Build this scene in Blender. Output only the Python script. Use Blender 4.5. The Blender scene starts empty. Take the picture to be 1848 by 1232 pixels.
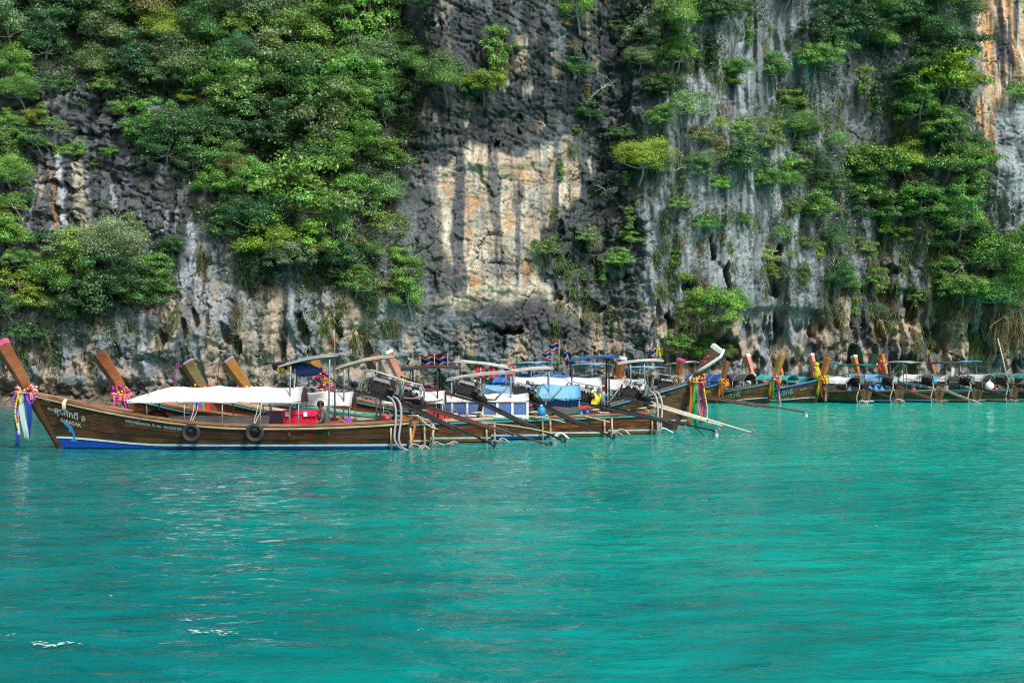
import bpy, math, random
import numpy as np
from mathutils import Matrix, Vector

SC = bpy.context.scene
COL = SC.collection
R = math.radians
rng = random.Random(7)

# ------------------------------------------------------------------ camera
CAM_H, FOC, HOR = 2.45, 2567.0, 655.0          # eye height, focal length and horizon row of a 1848 px wide frame
cd = bpy.data.cameras.new('camera')
cam = bpy.data.objects.new('camera', cd); COL.objects.link(cam)
cam.location = (0, 0, CAM_H); cam.rotation_euler = (R(90), 0, 0)
cd.sensor_width = 36.0; cd.lens = 36.0 * FOC / 1848.0
cd.shift_y = (HOR - 616.0) / 1848.0
cd.clip_start = 0.5; cd.clip_end = 3000
SC.camera = cam
# ------------------------------------------------------------------ sky, sun, exposure
SUN_EL, SUN_AZ = R(47), R(146)                 # azimuth clockwise from +Y (north)
w = bpy.data.worlds.new('World'); SC.world = w; w.use_nodes = True
nt = w.node_tree
sky = nt.nodes.new('ShaderNodeTexSky'); sky.sky_type = 'NISHITA'; sky.sun_disc = False
sky.sun_elevation = SUN_EL; sky.sun_rotation = SUN_AZ
sky.air_density = 1.0; sky.dust_density = 4.0; sky.ozone_density = 1.0
hs = nt.nodes.new('ShaderNodeHueSaturation'); hs.inputs['Saturation'].default_value = 0.55
nt.links.new(sky.outputs[0], hs.inputs['Color'])
nt.links.new(hs.outputs[0], nt.nodes['Background'].inputs[0])
nt.nodes['Background'].inputs[1].default_value = 0.10
sl = bpy.data.lights.new('sun', 'SUN'); sl.energy = 3.2; sl.angle = R(10); sl.color = (1, .975, .94)
sun = bpy.data.objects.new('sun', sl); COL.objects.link(sun)
sd = Vector((math.sin(SUN_AZ) * math.cos(SUN_EL), math.cos(SUN_AZ) * math.cos(SUN_EL), math.sin(SUN_EL)))
sun.rotation_euler = (-sd).to_track_quat('-Z', 'Y').to_euler(); sun.location = (20, -20, 60)
vs = SC.view_settings
vs.view_transform = 'Standard'; vs.look = 'None'; vs.gamma = 1; vs.use_curve_mapping = False
vs.exposure = 0.5
SC.cycles.use_denoising = True; SC.cycles.denoising_prefilter = 'NONE'; SC.cycles.filter_width = 1.15
SC.cycles.max_bounces = 6; SC.cycles.transparent_max_bounces = 6

# ------------------------------------------------------------------ noise
def _h(ix, iy, seed):
    h = (ix * 374761393 + iy * 668265263 + seed * 144269504) & 0xFFFFFFFF
    h = ((h ^ (h >> 13)) * 1274126177) & 0xFFFFFFFF
    return h ^ (h >> 16)
def perlin(x, y, seed=0):
    x0 = np.floor(x); y0 = np.floor(y); fx = x - x0; fy = y - y0
    ix = x0.astype(np.int64); iy = y0.astype(np.int64)
    u = fx * fx * fx * (fx * (fx * 6 - 15) + 10); v = fy * fy * fy * (fy * (fy * 6 - 15) + 10)
    def g(dx, dy):
        a = (_h(ix + dx, iy + dy, seed) & 1023) * (2 * math.pi / 1024)
        return np.cos(a) * (fx - dx) + np.sin(a) * (fy - dy)
    return 1.45 * ((g(0, 0) * (1 - u) + g(1, 0) * u) * (1 - v) + (g(0, 1) * (1 - u) + g(1, 1) * u) * v)
def fbm(x, y, octv=4, seed=0, gain=.5):
    s = 0; a = 1; t = 0
    for i in range(octv):
        s = s + a * perlin(x * 2 ** i + 17.3 * i, y * 2 ** i - 9.1 * i, seed + i); t += a; a *= gain
    return s / t
def ridged(x, y, octv=4, seed=0, gain=.5):
    s = 0; a = 1; t = 0
    for i in range(octv):
        s = s + a * (1 - np.abs(perlin(x * 2 ** i + 7.7 * i, y * 2 ** i, seed + i)) * 1.6); t += a; a *= gain
    return s / t
def worley(x, y, seed=0):
    x0 = np.floor(x); y0 = np.floor(y); ix = x0.astype(np.int64); iy = y0.astype(np.int64)
    f1 = np.full(x.shape, 9.); f2 = np.full(x.shape, 9.); cid = np.zeros(x.shape, np.int64); vx = np.zeros(x.shape); vy = np.zeros(x.shape)
    for dx in (-1, 0, 1):
        for dy in (-1, 0, 1):
            h = _h(ix + dx, iy + dy, seed)
            px = dx + (h & 1023) / 1023. - (x - x0); py = dy + ((h >> 10) & 1023) / 1023. - (y - y0)
            d = np.sqrt(px * px + py * py)
            n = d < f1
            f2 = np.where(n, f1, np.minimum(f2, d)); cid = np.where(n, h, cid); f1 = np.where(n, d, f1); vx = np.where(n, -px, vx); vy = np.where(n, -py, vy)
    return f1, f2, (cid >> 4 & 1023) / 1023., vx, vy
def sstep(a, b, x):
    t = np.clip((x - a) / (b - a), 0, 1); return t * t * (3 - 2 * t)
def poly_mask(px, py, pts, soft):
    """1 inside the polygon, falling to 0 over `soft` outside and in"""
    ins = np.zeros(px.shape, bool); dm = np.full(px.shape, 1e9)
    n = len(pts)
    for i in range(n):
        (ax, ay), (bx, by) = pts[i], pts[(i + 1) % n]
        if ay != by:
            c = ((ay > py) != (by > py)) & (px < (bx - ax) * (py - ay) / (by - ay) + ax); ins ^= c
        ex, ey = bx - ax, by - ay; L = ex * ex + ey * ey + 1e-9
        t = np.clip(((px - ax) * ex + (py - ay) * ey) / L, 0, 1)
        dm = np.minimum(dm, (px - ax - t * ex) ** 2 + (py - ay - t * ey) ** 2)
    sdist = np.sqrt(dm) * np.where(ins, 1, -1)
    return sstep(-soft, soft, sdist)
def line_dist(px, py, pts):
    dm = np.full(px.shape, 1e9)
    for (ax, ay), (bx, by) in zip(pts[:-1], pts[1:]):
        ex, ey = bx - ax, by - ay; L = ex * ex + ey * ey + 1e-9
        t = np.clip(((px - ax) * ex + (py - ay) * ey) / L, 0, 1)
        dm = np.minimum(dm, (px - ax - t * ex) ** 2 + (py - ay - t * ey) ** 2)
    return np.sqrt(dm)
def mix(a, b, m):
    m = np.asarray(m)[..., None]; return a * (1 - m) + np.asarray(b, float) * m

# ------------------------------------------------------------------ mesh and object helpers
def mesh_np(name, v, f, smooth=False):
    v = np.asarray(v, np.float32); f = np.asarray(f, np.int32)
    me = bpy.data.meshes.new(name)
    me.vertices.add(len(v)); me.vertices.foreach_set('co', v.ravel())
    k = f.shape[1]
    me.loops.add(f.size); me.loops.foreach_set('vertex_index', f.ravel())
    me.polygons.add(len(f)); me.polygons.foreach_set('loop_start', np.arange(0, f.size, k, dtype=np.int32))
    if smooth: me.polygons.foreach_set('use_smooth', np.ones(len(f), bool))
    me.update(calc_edges=True)
    return me
def set_color(me, rgb, name='col'):
    a = me.color_attributes.new(name, 'FLOAT_COLOR', 'POINT')
    c = np.ones((len(me.vertices), 4), np.float32); c[:, :3] = rgb; a.data.foreach_set('color', c.ravel())
def tag(o, label=None, cat=None, group=None, kind=None):
    for k, v in (('label', label), ('category', cat), ('group', group), ('kind', kind)):
        if v: o[k] = v
    return o
def empty(name, loc=(0, 0, 0), rz=0, label=None, cat=None, group=None):
    o = bpy.data.objects.new(name, None); o.empty_display_size = .2; COL.objects.link(o)
    o.location = loc; o.rotation_euler = (0, 0, rz)
    return tag(o, label, cat, group)
def link(name, me, m=None, parent=None):
    o = bpy.data.objects.new(name, me); COL.objects.link(o)
    if m is not None and not me.materials: me.materials.append(m)
    if parent is not None: o.parent = parent
    return o
def grid_faces(nr, nc):
    i = np.arange(nr * nc).reshape(nr, nc)
    return np.stack([i[:-1, :-1], i[:-1, 1:], i[1:, 1:], i[1:, :-1]], -1).reshape(-1, 4)

# ------------------------------------------------------------------ materials
def newmat(name):
    m = bpy.data.materials.new(name); m.use_nodes = True
    return m, m.node_tree.nodes, m.node_tree.links, m.node_tree.nodes['Principled BSDF']
_mats = {}
def mat(name, col, rough=.6, var=.25, scale=6, stretch=(1, 1, 1), metal=0, spec=.4, bump=.1, dirt=None):
    """painted / plain surface with cloudy tone variation, fine grain and some dirt"""
    if name in _mats: return _mats[name]
    m, N, L, B = newmat(name)
    tc = N.new('ShaderNodeTexCoord'); mp = N.new('ShaderNodeMapping'); mp.inputs['Scale'].default_value = stretch
    L.new(tc.outputs['Object'], mp.inputs[0])
    n = N.new('ShaderNodeTexNoise'); n.inputs['Scale'].default_value = scale; n.inputs['Detail'].default_value = 6; n.inputs['Roughness'].default_value = .65
    L.new(mp.outputs[0], n.inputs['Vector'])
    r = N.new('ShaderNodeValToRGB'); L.new(n.outputs['Fac'], r.inputs[0])
    c = np.array(col); d = np.array(dirt) if dirt is not None else c * (1 - 1.6 * var)
    r.color_ramp.elements[0].position = .3; r.color_ramp.elements[0].color = (*np.clip(d, 0, 1), 1)
    r.color_ramp.elements[1].position = .62; r.color_ramp.elements[1].color = (*np.clip(c * (1 + var * .5), 0, 1), 1)
    e = r.color_ramp.elements.new(.46); e.color = (*np.clip(c, 0, 1), 1)
    L.new(r.outputs[0], B.inputs['Base Color'])
    B.inputs['Roughness'].default_value = rough; B.inputs['Metallic'].default_value = metal
    B.inputs['Specular IOR Level'].default_value = spec
    if bump:
        b = N.new('ShaderNodeBump'); b.inputs['Strength'].default_value = bump; b.inputs['Distance'].default_value = .02
        L.new(n.outputs['Fac'], b.inputs['Height']); L.new(b.outputs[0], B.inputs['Normal'])
    _mats[name] = m
    return m
def cloth_mat(name, col, rough=.85, trans=.25):
    if name in _mats: return _mats[name]
    m = mat(name, col, rough, .22, 2.2, bump=.35)
    N, L = m.node_tree.nodes, m.node_tree.links; B = N['Principled BSDF']
    t = N.new('ShaderNodeBsdfTranslucent'); t.inputs[0].default_value = (*col, 1)
    x = N.new('ShaderNodeMixShader'); x.inputs[0].default_value = trans
    L.new(B.outputs[0], x.inputs[1]); L.new(t.outputs[0], x.inputs[2]); L.new(x.outputs[0], N['Material Output'].inputs[0])
    return m
def wood_mat(name, col, dark, rough=.45, spec=.4, light=None):
    """varnished weathered timber, grain along local x"""
    if name in _mats: return _mats[name]
    m, N, L, B = newmat(name)
    tc = N.new('ShaderNodeTexCoord'); oi = N.new('ShaderNodeObjectInfo')
    ad = N.new('ShaderNodeVectorMath'); ad.operation = 'ADD'
    cx = N.new('ShaderNodeCombineXYZ'); ml = N.new('ShaderNodeMath'); ml.operation = 'MULTIPLY'; ml.inputs[1].default_value = 37
    L.new(oi.outputs['Random'], ml.inputs[0]); L.new(ml.outputs[0], cx.inputs[2]); L.new(ml.outputs[0], cx.inputs[0])
    L.new(tc.outputs['Object'], ad.inputs[0]); L.new(cx.outputs[0], ad.inputs[1])
    mp = N.new('ShaderNodeMapping'); mp.inputs['Scale'].default_value = (.9, 6, 6); L.new(ad.outputs[0], mp.inputs[0])
    n = N.new('ShaderNodeTexNoise'); n.inputs['Scale'].default_value = 2.2; n.inputs['Detail'].default_value = 8; n.inputs['Roughness'].default_value = .7; n.inputs['Distortion'].default_value = .6
    L.new(mp.outputs[0], n.inputs['Vector'])
    n2 = N.new('ShaderNodeTexNoise'); n2.inputs['Scale'].default_value = 1.3; n2.inputs['Detail'].default_value = 5
    L.new(ad.outputs[0], n2.inputs['Vector'])
    mx = N.new('ShaderNodeMix'); mx.data_type = 'FLOAT'; mx.inputs[0].default_value = .45
    L.new(n.outputs['Fac'], mx.inputs[2]); L.new(n2.outputs['Fac'], mx.inputs[3])
    r = N.new('ShaderNodeValToRGB'); L.new(mx.outputs[0], r.inputs[0])
    r.color_ramp.elements[0].position = .36; r.color_ramp.elements[0].color = (*dark, 1)
    r.color_ramp.elements[1].position = .66; r.color_ramp.elements[1].color = (*(light or tuple(min(1, c * 1.5) for c in col)), 1)
    e = r.color_ramp.elements.new(.5); e.color = (*col, 1)
    L.new(r.outputs[0], B.inputs['Base Color']); B.inputs['Roughness'].default_value = rough; B.inputs['Specular IOR Level'].default_value = spec
    b = N.new('ShaderNodeBump'); b.inputs['Strength'].default_value = .2; b.inputs['Distance'].default_value = .02
    L.new(n.outputs['Fac'], b.inputs['Height']); L.new(b.outputs[0], B.inputs['Normal'])
    _mats[name] = m
    return m
# ------------------------------------------------------------------ water
def build_water():
    ys = [6.0]
    while ys[-1] < 120: ys.append(ys[-1] + max(.05, ys[-1] * .0042))
    ys = np.array([-400, -100, -20, 0] + ys + [150, 400, 1500])
    ux = np.linspace(-1, 1, 400); xs = 52 * (.62 * ux + .38 * ux ** 3)
    xs = np.concatenate([[-1500, -300, -100], xs, [100, 300, 1500]])
    X, Y = np.meshgrid(xs, ys)
    wx = X + .6 * fbm(X * .2, Y * .2, 2, 5); wy = Y + .5 * fbm(X * .2, Y * .2, 2, 9)
    Z = .045 * fbm(wx * .45, wy * .75, 3, 21) + .03 * ridged(wx * 1.2 + wy * .35, wy * 1.9, 3, 31) + .018 * fbm(wx * 3.2, wy * 4.4, 2, 41)
    Z = (Z - .02) * sstep(5, 9, Y) * (1 - sstep(100, 120, Y)) * (1 - sstep(40, 60, np.abs(X)))
    Z *= 1.0 - .35 * sstep(25, 60, Y)
    me = mesh_np('water', np.stack([X, Y, Z], -1).reshape(-1, 3), grid_faces(*X.shape), True)
    m, N, L, B = newmat('sea_water')
    tc = N.new('ShaderNodeTexCoord'); 
    def noise(scale, st, det, dist=0):
        mp = N.new('ShaderNodeMapping'); mp.inputs['Scale'].default_value = st; L.new(tc.outputs['Object'], mp.inputs[0])
        n = N.new('ShaderNodeTexNoise'); n.inputs['Scale'].default_value = scale; n.inputs['Detail'].default_value = det; n.inputs['Distortion'].default_value = dist
        L.new(mp.outputs[0], n.inputs['Vector']); return n
    # body colour: milky turquoise, greener and paler to the right and with distance
    sx = N.new('ShaderNodeSeparateXYZ'); L.new(tc.outputs['Object'], sx.inputs[0])
    n1 = noise(.05, (1, 1.6, 1), 4)
    n5 = noise(1.0, (.6, 1.2, 1), 6, .5)
    def mth(op, a, b, clamp=False):
        q = N.new('ShaderNodeMath'); q.operation = op; q.use_clamp = clamp
        for i, s in enumerate((a, b)):
            if isinstance(s, (int, float)): q.inputs[i].default_value = s
            else: L.new(s, q.inputs[i])
        return q.outputs[0]
    tint1 = mth('MULTIPLY_ADD', sx.outputs[0], .022, False); tint1.node.inputs[2].default_value = .02
    tint2 = mth('ADD', tint1, mth('MULTIPLY', sx.outputs[1], .0075)); 
    tint3 = mth('ADD', tint2, mth('MULTIPLY', mth('SUBTRACT', n1.outputs['Fac'], .5), 1.3), True)
    r = N.new('ShaderNodeValToRGB'); L.new(tint3, r.inputs[0])
    r.color_ramp.elements[0].position = 0; r.color_ramp.elements[0].color = WATER_TEAL
    r.color_ramp.elements[1].position = 1; r.color_ramp.elements[1].color = WATER_GREEN
    mc = N.new('ShaderNodeMix'); mc.data_type = 'RGBA'; mc.blend_type = 'MULTIPLY'; mc.inputs[0].default_value = 1
    rv = N.new('ShaderNodeValToRGB'); L.new(n5.outputs['Fac'], rv.inputs[0])
    rv.color_ramp.elements[0].position = .33; rv.color_ramp.elements[0].color = (.72, .76, .78, 1)
    rv.color_ramp.elements[1].position = .7; rv.color_ramp.elements[1].color = (1.25, 1.2, 1.2, 1)
    L.new(r.outputs[0], mc.inputs[6]); L.new(rv.outputs[0], mc.inputs[7])
    L.new(mc.outputs[2], B.inputs['Base Color'])
    B.inputs['Roughness'].default_value = .06; B.inputs['IOR'].default_value = 1.33; B.inputs['Specular IOR Level'].default_value = .075; B.inputs['Specular Tint'].default_value = (.25, .95, 1, 1)
    n2 = noise(1.7, (.8, 1.4, 1), 4, .4); n3 = noise(4.5, (.8, 1.3, 1), 2)
    a = mth('ADD', n2.outputs['Fac'], mth('MULTIPLY', n3.outputs['Fac'], .28))
    b = N.new('ShaderNodeBump'); b.inputs['Strength'].default_value = WATER_BUMP; b.inputs['Distance'].default_value = .12
    L.new(a, b.inputs['Height']); L.new(b.outputs[0], B.inputs['Normal'])
    o = link('water', me, m); tag(o, 'calm turquoise sea with small ripples', None, None, 'structure')
WATER_TEAL = (.0, .138, .139, 1); WATER_GREEN = (.0, .40, .30, 1); WATER_BUMP = .62
build_water()

# ------------------------------------------------------------------ cliff
def px_x(px, Y): return (px - 924.0) / FOC * Y
def px_z(py, Y): return CAM_H + (HOR - py) / FOC * Y
_bp = [(-900, 76), (-200, 79), (0, 80), (620, 82), (780, 84.5), (1000, 89), (1200, 93), (1400, 99), (1848, 106), (2200, 112), (2900, 118)]
_bx = np.array([px_x(p, y) for p, y in _bp]); _by = np.array([y for p, y in _bp])
def base_y(x): return np.interp(x, _bx, _by)

xs_c = np.concatenate([np.linspace(-62, -32.3, 60), np.arange(-32, 45.9, .066), np.linspace(46.2, 80, 60)])
zs_c = np.concatenate([np.arange(-1.2, 30.6, .068), 30.6 + np.cumsum(np.linspace(.3, 3.2, 20))])
X, Z = np.meshgrid(xs_c, zs_c)
Y0 = base_y(X)
def PXPY(Y): return 924 + FOC * X / Y, HOR - FOC * (Z - CAM_H) / Y
px0, py0 = PXPY(Y0)
# macro shape: left jungle slope leans back, flutes bulge on the right, recesses between
mac = 1.5 * fbm(X / 11, Z / 13, 3, 3)
leftm = 1 - sstep(690, 790, px0)
mac = mac - leftm * 6.5 * np.clip((470 - py0) / 470, -.0, 1.3) ** 1.15
mac = mac + .9 * leftm * sstep(500, 590, py0) - .0 * leftm
mac = mac + leftm * .7 * np.exp(-((py0 - 430) / 120) ** 2) * (1 - .8 * np.exp(-((px0 - 200) / 130) ** 2 - ((py0 - 300) / 130) ** 2))
mac = mac + 1.6 * np.exp(-((px0 - 1300) / 110) ** 2) + .8 * np.exp(-((px0 - 1480) / 40) ** 2) - 1.8 * np.exp(-((px0 - 1590) / 70) ** 2 - ((py0 - 330) / 330) ** 2)
mac = mac - 1.4 * np.exp(-((px0 - 1090) / 60) ** 2) + 1.2 * sstep(1770, 1810, px0) * sstep(120, 300, py0) - 1.2 * np.exp(-((px0 - 1790) / 40) ** 2) * (1 - sstep(250, 320, py0))
Y1 = Y0 - mac
PX, PY = PXPY(Y1)
# warped photo coordinates for the edges of stains and zones
w1 = fbm(X * .35, Z * .35, 4, 50); w2 = fbm(X * .35, Z * .35, 4, 60)
WX = PX + 26 * w1 + 10 * fbm(X * 1.6, Z * .5, 3, 55); WY = PY + 30 * w2
fl = fbm(X * .9 + 1.2 * w1, Z * .14, 3, 70)
# zone masks
M_face = poly_mask(WX + 8 * fbm(X * 2.4, Z * .5, 3, 58), WY, [(792, 300), (838, 258), (930, 280), (1066, 240), (1078, 300), (1045, 345), (1005, 395), (968, 470), (1000, 545), (900, 548), (775, 545), (798, 440), (768, 370)], 8)
M_arch = poly_mask(WX, PY + 10 * w2, [(770, 545), (830, 532), (900, 512), (980, 514), (1050, 560), (1052, 580), (985, 541), (905, 541), (840, 556)], 7)
M_low_c = poly_mask(WX, WY, [(770, 590), (1175, 560), (1180, 700), (760, 700)], 20)
M_dark_u = poly_mask(WX, WY, [(770, -60), (1150, -60), (1120, 120), (1075, 250), (800, 270), (745, 330), (730, 230)], 18)
M_frac = poly_mask(WX, WY, [(1080, -80), (1190, -80), (1170, 560), (1060, 560), (985, 520), (985, 420), (1075, 330)], 22)
M_flute = poly_mask(WX, WY, [(1165, -80), (1500, -80), (1480, 300), (1470, 720), (1160, 720)], 22)
M_right = poly_mask(WX, WY, [(1480, 360), (1860, 300), (1860, 740), (1450, 740)], 30)
M_orng = poly_mask(WX, WY, [(1752, -90), (1850, -90), (1850, 180), (1806, 200), (1800, 285), (1768, 285), (1768, 120)], 9)
M_pit = poly_mask(WX, WY, [(1800, 190), (2050, 150), (2050, 430), (1820, 430), (1790, 320)], 10)
M_lband = poly_mask(WX, WY, [(150, 560), (330, 480), (370, 420), (500, 500), (760, 560), (770, 720), (-60, 720), (-60, 600)], 26)
M_lrock = poly_mask(WX, WY, [(30, 150), (330, 120), (320, 430), (40, 440)], 25)
cliff_x = X; del px0, py0
# fractures: slanted irregular faceted blocks
wz = .9 * fbm(X * .7, Z * .7, 3, 52); wxx = .9 * fbm(X * .7, Z * .7, 3, 62)
f1, f2, cid, dvx, dvz = worley((X + wxx) * .5 + Z * .12, (Z + wz) * .8 - X * .14, 5)
g1, g2, cid2, evx, evz = worley((X + wxx) * 1.5 - Z * .2, (Z + wz) * 2.6 - X * .3, 8)
cmask = sstep(-.15, .35, fbm(X * .35 + 8, Z * .35, 3, 64))
crack = np.minimum(1, (f2 - f1) * 6); crack2 = np.minimum(1, (g2 - g1) * 4)
blocky = np.clip(M_frac + .34 * M_dark_u + .7 * M_lrock + .35 * M_low_c + .3, 0, 1) * (1 - .55 * M_dark_u) * (1 - .65 * M_flute) * (1 - .75 * M_face) * (1 - .6 * M_orng)
def hs_(c, k): return np.mod(c * 7919.13 * k, 1.0) - .5
d = blocky * (.75 * (cid - .5) + 1.3 * (dvx * hs_(cid, 1.3) + dvz * (hs_(cid, 2.1) + .12)) - .30 * (1 - crack) * cmask
              + .26 * (cid2 - .5) + .5 * (evx * hs_(cid2, 1.7) + evz * (hs_(cid2, 2.9) + .15)) - .07 * (1 - crack2) * cmask)
# flutes, drips and stalactites
flx = X + .35 * fbm(X * .5, Z * .3, 2, 90)
rid = ridged(flx * .40, Z * .06, 3, 101); rid2 = ridged(flx * 1.5, Z * .16, 3, 111)
flut = np.clip(M_flute + .9 * M_right + .55 * M_lband + .6 * M_orng, 0, 1)
d = d + flut * (1.5 * (rid - .55) + .36 * (rid2 - .5))
drip_h = 5.0 + 3.4 * fbm(flx * .9, X * 0, 3, 121) + 1.6 * fbm(flx * 3.0, X * 0, 2, 131)
hang = np.clip(M_flute * sstep(480, 560, PY) + M_right * sstep(430, 520, PY) + .3 * M_lband * sstep(560, 600, PY), 0, 1)
d = d - hang * .9 * sstep(.25, -.25, Z - drip_h * (1 - .35 * M_lband)) * sstep(-.25, .35, fbm(flx * .8, Z * .35, 3, 141) + .12)
drip2 = 2.6 + 1.8 * fbm(flx * 1.4, X * 0, 3, 151)
d = d - hang * .5 * sstep(.2, -.2, Z - drip2)
# ledges and overhangs named in photo rows
def ledge(pts, depth, below, width=3.0):
    """rock above the line juts out over rock below it"""
    xs_, ys_ = [p[0] for p in pts], [p[1] for p in pts]
    ly = np.interp(PX, xs_, ys_) + 7 * fbm(X * .7, Z * 0 + 3.1, 3, 160) + 3 * w2
    inx = sstep(xs_[0] - 12, xs_[0] + 25, PX) * (1 - sstep(xs_[-1] - 25, xs_[-1] + 12, PX))
    t = PY - ly
    return -depth * inx * sstep(-width, width, t) * (1 - sstep(below * .35, below, t))
d = d + ledge([(535, 345), (700, 338), (755, 332), (830, 306), (930, 300), (1000, 292), (1065, 262)], .2, 130, 6)
d = d + ledge([(690, 260), (790, 264), (850, 248), (905, 250), (1000, 262), (1080, 240)], .2, 55, 7)
d = d + ledge([(770, 190), (830, 206), (900, 203), (980, 200), (1060, 186)], .14, 60, 6)
d = d + ledge([(775, 545), (840, 552), (905, 537), (985, 540), (1040, 578), (1090, 600), (1170, 600)], .07, 120, 10)
d = d - ledge([(775, 532), (830, 524), (900, 508), (980, 510), (1050, 552)], .12, 34, 6)
d = d + ledge([(600, 590), (690, 586), (760, 555)], .2, 60, 5) + ledge([(540, 660), (640, 640), (700, 606), (735, 600)], .2, 60, 5)
d = d + ledge([(1330, 560), (1420, 556), (1500, 566)], .6, 130, 6) + ledge([(1195, 612), (1290, 606), (1340, 612)], .9, 80)
d = d + ledge([(1510, 520), (1600, 512), (1680, 540)], .7, 90)
HN1 = 7 * fbm(X * 2.0, Z * .9, 3, 270); HN2 = 12 * fbm(X * 2.2, Z * 1.0, 3, 275)
def hole(cx, cy, rx, ry, depth, slant=0):
    q = ((WX * .6 + PX * .4 + HN1 - cx - slant * (PY - cy)) / rx) ** 2 + ((WY * .6 + PY * .4 + HN2 - cy) / ry) ** 2
    return -depth * sstep(1.25, .5, q)
d = d + hole(917, 598, 24, 8, 1.5, -.9) + hole(897, 256, 8, 6, .8) + hole(1310, 500, 5, 26, 1.5) + hole(1282, 445, 5, 24, 1.2) + hole(1245, 520, 13, 18, 1.4)
d = d + hole(1205, 585, 7, 16, 1.4) + hole(1410, 470, 9, 36, 1.5) + hole(1395, 520, 12, 20, 1.4) + hole(1604, 490, 20, 9, 1.2, .3) + hole(1645, 560, 10, 28, 1.4) + hole(1585, 590, 14, 26, 1.2) + hole(1470, 590, 16, 30, 1.4) + hole(1310, 640, 26, 34, 1.6) + hole(1700, 610, 16, 28, 1.3) + hole(1545, 640, 14, 16, 1.0)
for hx, hy in ((330, 590), (352, 575), (410, 600), (425, 620), (540, 580), (548, 610), (290, 610), (610, 600), (660, 640), (505, 630)):
    d = d + hole(hx, hy, 9, 20, .8, .1)
# foot: dark notch worn by the tide
notch_t = 1.35 + .5 * fbm(X * .5, X * 0, 3, 171)
notch = sstep(.35, -.35, Z - notch_t)
d = d - notch * (.5 + .5 * fbm(X * .8, Z * .8, 3, 181)) + sstep(.7, -.4, Z) * 1.6
tid = sstep(1.7, .7, Z + .7 * fbm(X * .9, Z * 1.2, 3, 191))
d = d + tid * (.35 * fbm(X * 2.2, Z * 2.5, 3, 195) - .30 * (1 - crack2))
# overall roughness
cwx = .5 * fbm(X * 1.3, Z * 1.3, 3, 240); cwz = .5 * fbm(X * 1.3, Z * 1.3, 3, 245)
a1, a2, _c, _x, _y = worley((X + cwx) * .95 + .2 * Z, (Z + cwz) * .55 - .25 * X, 15); b1, b2, _c2, _x2, _y2 = worley((X + cwx) * 1.1 - .3 * Z, (Z + cwz) * 2.0 + .2 * X, 18)
cr1 = sstep(.055, .0, a2 - a1) * sstep(-.05, .25, fbm(X * .5 + 4, Z * .5, 3, 250)) * (1 - .6 * M_flute); cr2 = sstep(.06, .0, b2 - b1) * sstep(.0, .3, fbm(X * .45 + 14, Z * .45, 3, 255)) * (1 - .7 * M_flute)
pit = sstep(.2, .42, fbm(X * 2.6, Z * 2.2, 3, 260)) * (M_flute + M_right + M_lband + M_pit)
slab = np.clip(M_frac + .8 * M_dark_u + M_lrock + M_low_c + .5 * M_face + .5 * M_lband, 0, 1)
d = d - .22 * cr1 - .14 * cr2 + (.08 + .26 * slab) * (_c - .5) + (.06 + .16 * slab) * (_c2 - .5) + slab * (.5 * _x * hs_(_c, 1.9) + .5 * _y * (hs_(_c, 2.7) + .1)) - .10 * pit
vcr = fbm(X * 1.1 + .4 * w2, Z * .25, 3, 230)
d = d - .16 * np.clip(M_dark_u + M_low_c + M_face * .5 + .4 * M_lrock, 0, 1) * sstep(.10, .0, np.abs(fbm(X * .35, Z * 1.1 + .3 * X, 3, 235))) - .12 * sstep(.07, .0, np.abs(vcr)) * np.clip(M_dark_u + M_low_c + M_lband * .6, 0, 1)
d = d + .16 * fbm(X * 1.1, Z * .8, 3, 200) + (.065 + .05 * M_frac + .03 * M_lband) * fbm(X * 3.1, Z * 2.0, 4, 210, .6) + .05 * ridged(X * 5, Z * 2.4, 3, 220, .6)
CY = Y1 - d
# colour of the stone
GREY, DARK, LITE = np.array([.152, .166, .182]), np.array([.041, .046, .052]), np.array([.285, .318, .345])
BEIGE, CREAM, ORNG, RUST = np.array([.40, .315, .225]), np.array([.50, .455, .37]), np.array([.50, .27, .12]), np.array([.28, .15, .09])
st = fbm(X * 1.5 + .6 * w1, Z * .11, 4, 300); st2 = fbm(X * 3.4 + .8 * w2, Z * .2, 4, 310); st3 = fbm(X * .8 + w1, Z * .08 + 40, 3, 320)
blot = fbm(X * .55, Z * .5, 5, 330); fine = fbm(X * 4.5, Z * 3.2, 4, 340)
C = np.zeros(X.shape + (3,)) + GREY
C = mix(C, DARK, sstep(-.05, .22, blot + .5 * st))
C = mix(C, mix(np.zeros_like(C) + GREY * .46, DARK * 1.0, sstep(-.3, .2, st + .5 * fbm(X * 2.2, Z * .35, 3, 352))), np.clip(M_dark_u * .95, 0, 1))
C = mix(C, LITE * .7, M_dark_u * .75 * sstep(.05, .38, fbm(X * .5, Z * .18, 4, 350)))
C = mix(C, BEIGE * .7, M_dark_u * .8 * sstep(.22, .40, fbm(X * .9 + 30, Z * .3, 4, 351)))
C = mix(C, CREAM, M_dark_u * sstep(.37, .43, fbm(X * 1.3, Z * .5, 3, 355)) * .7)
C = mix(C, DARK * 1.05, np.clip(M_frac * .85, 0, 1)); C = mix(C, GREY, M_frac * sstep(.1, .35, st2) * .6)
C = mix(C, DARK * 1.25, M_lrock * .85); C = mix(C, GREY * 1.0, M_lrock * sstep(-.1, .25, st2 + .4 * blot) * (.35 + .65 * sstep(330, 180, PY))); C = mix(C, LITE, M_lrock * sstep(.2, .3, fbm(X * 2.4, Z * .22, 3, 336)) * sstep(290, 330, PY) * .8)
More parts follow.
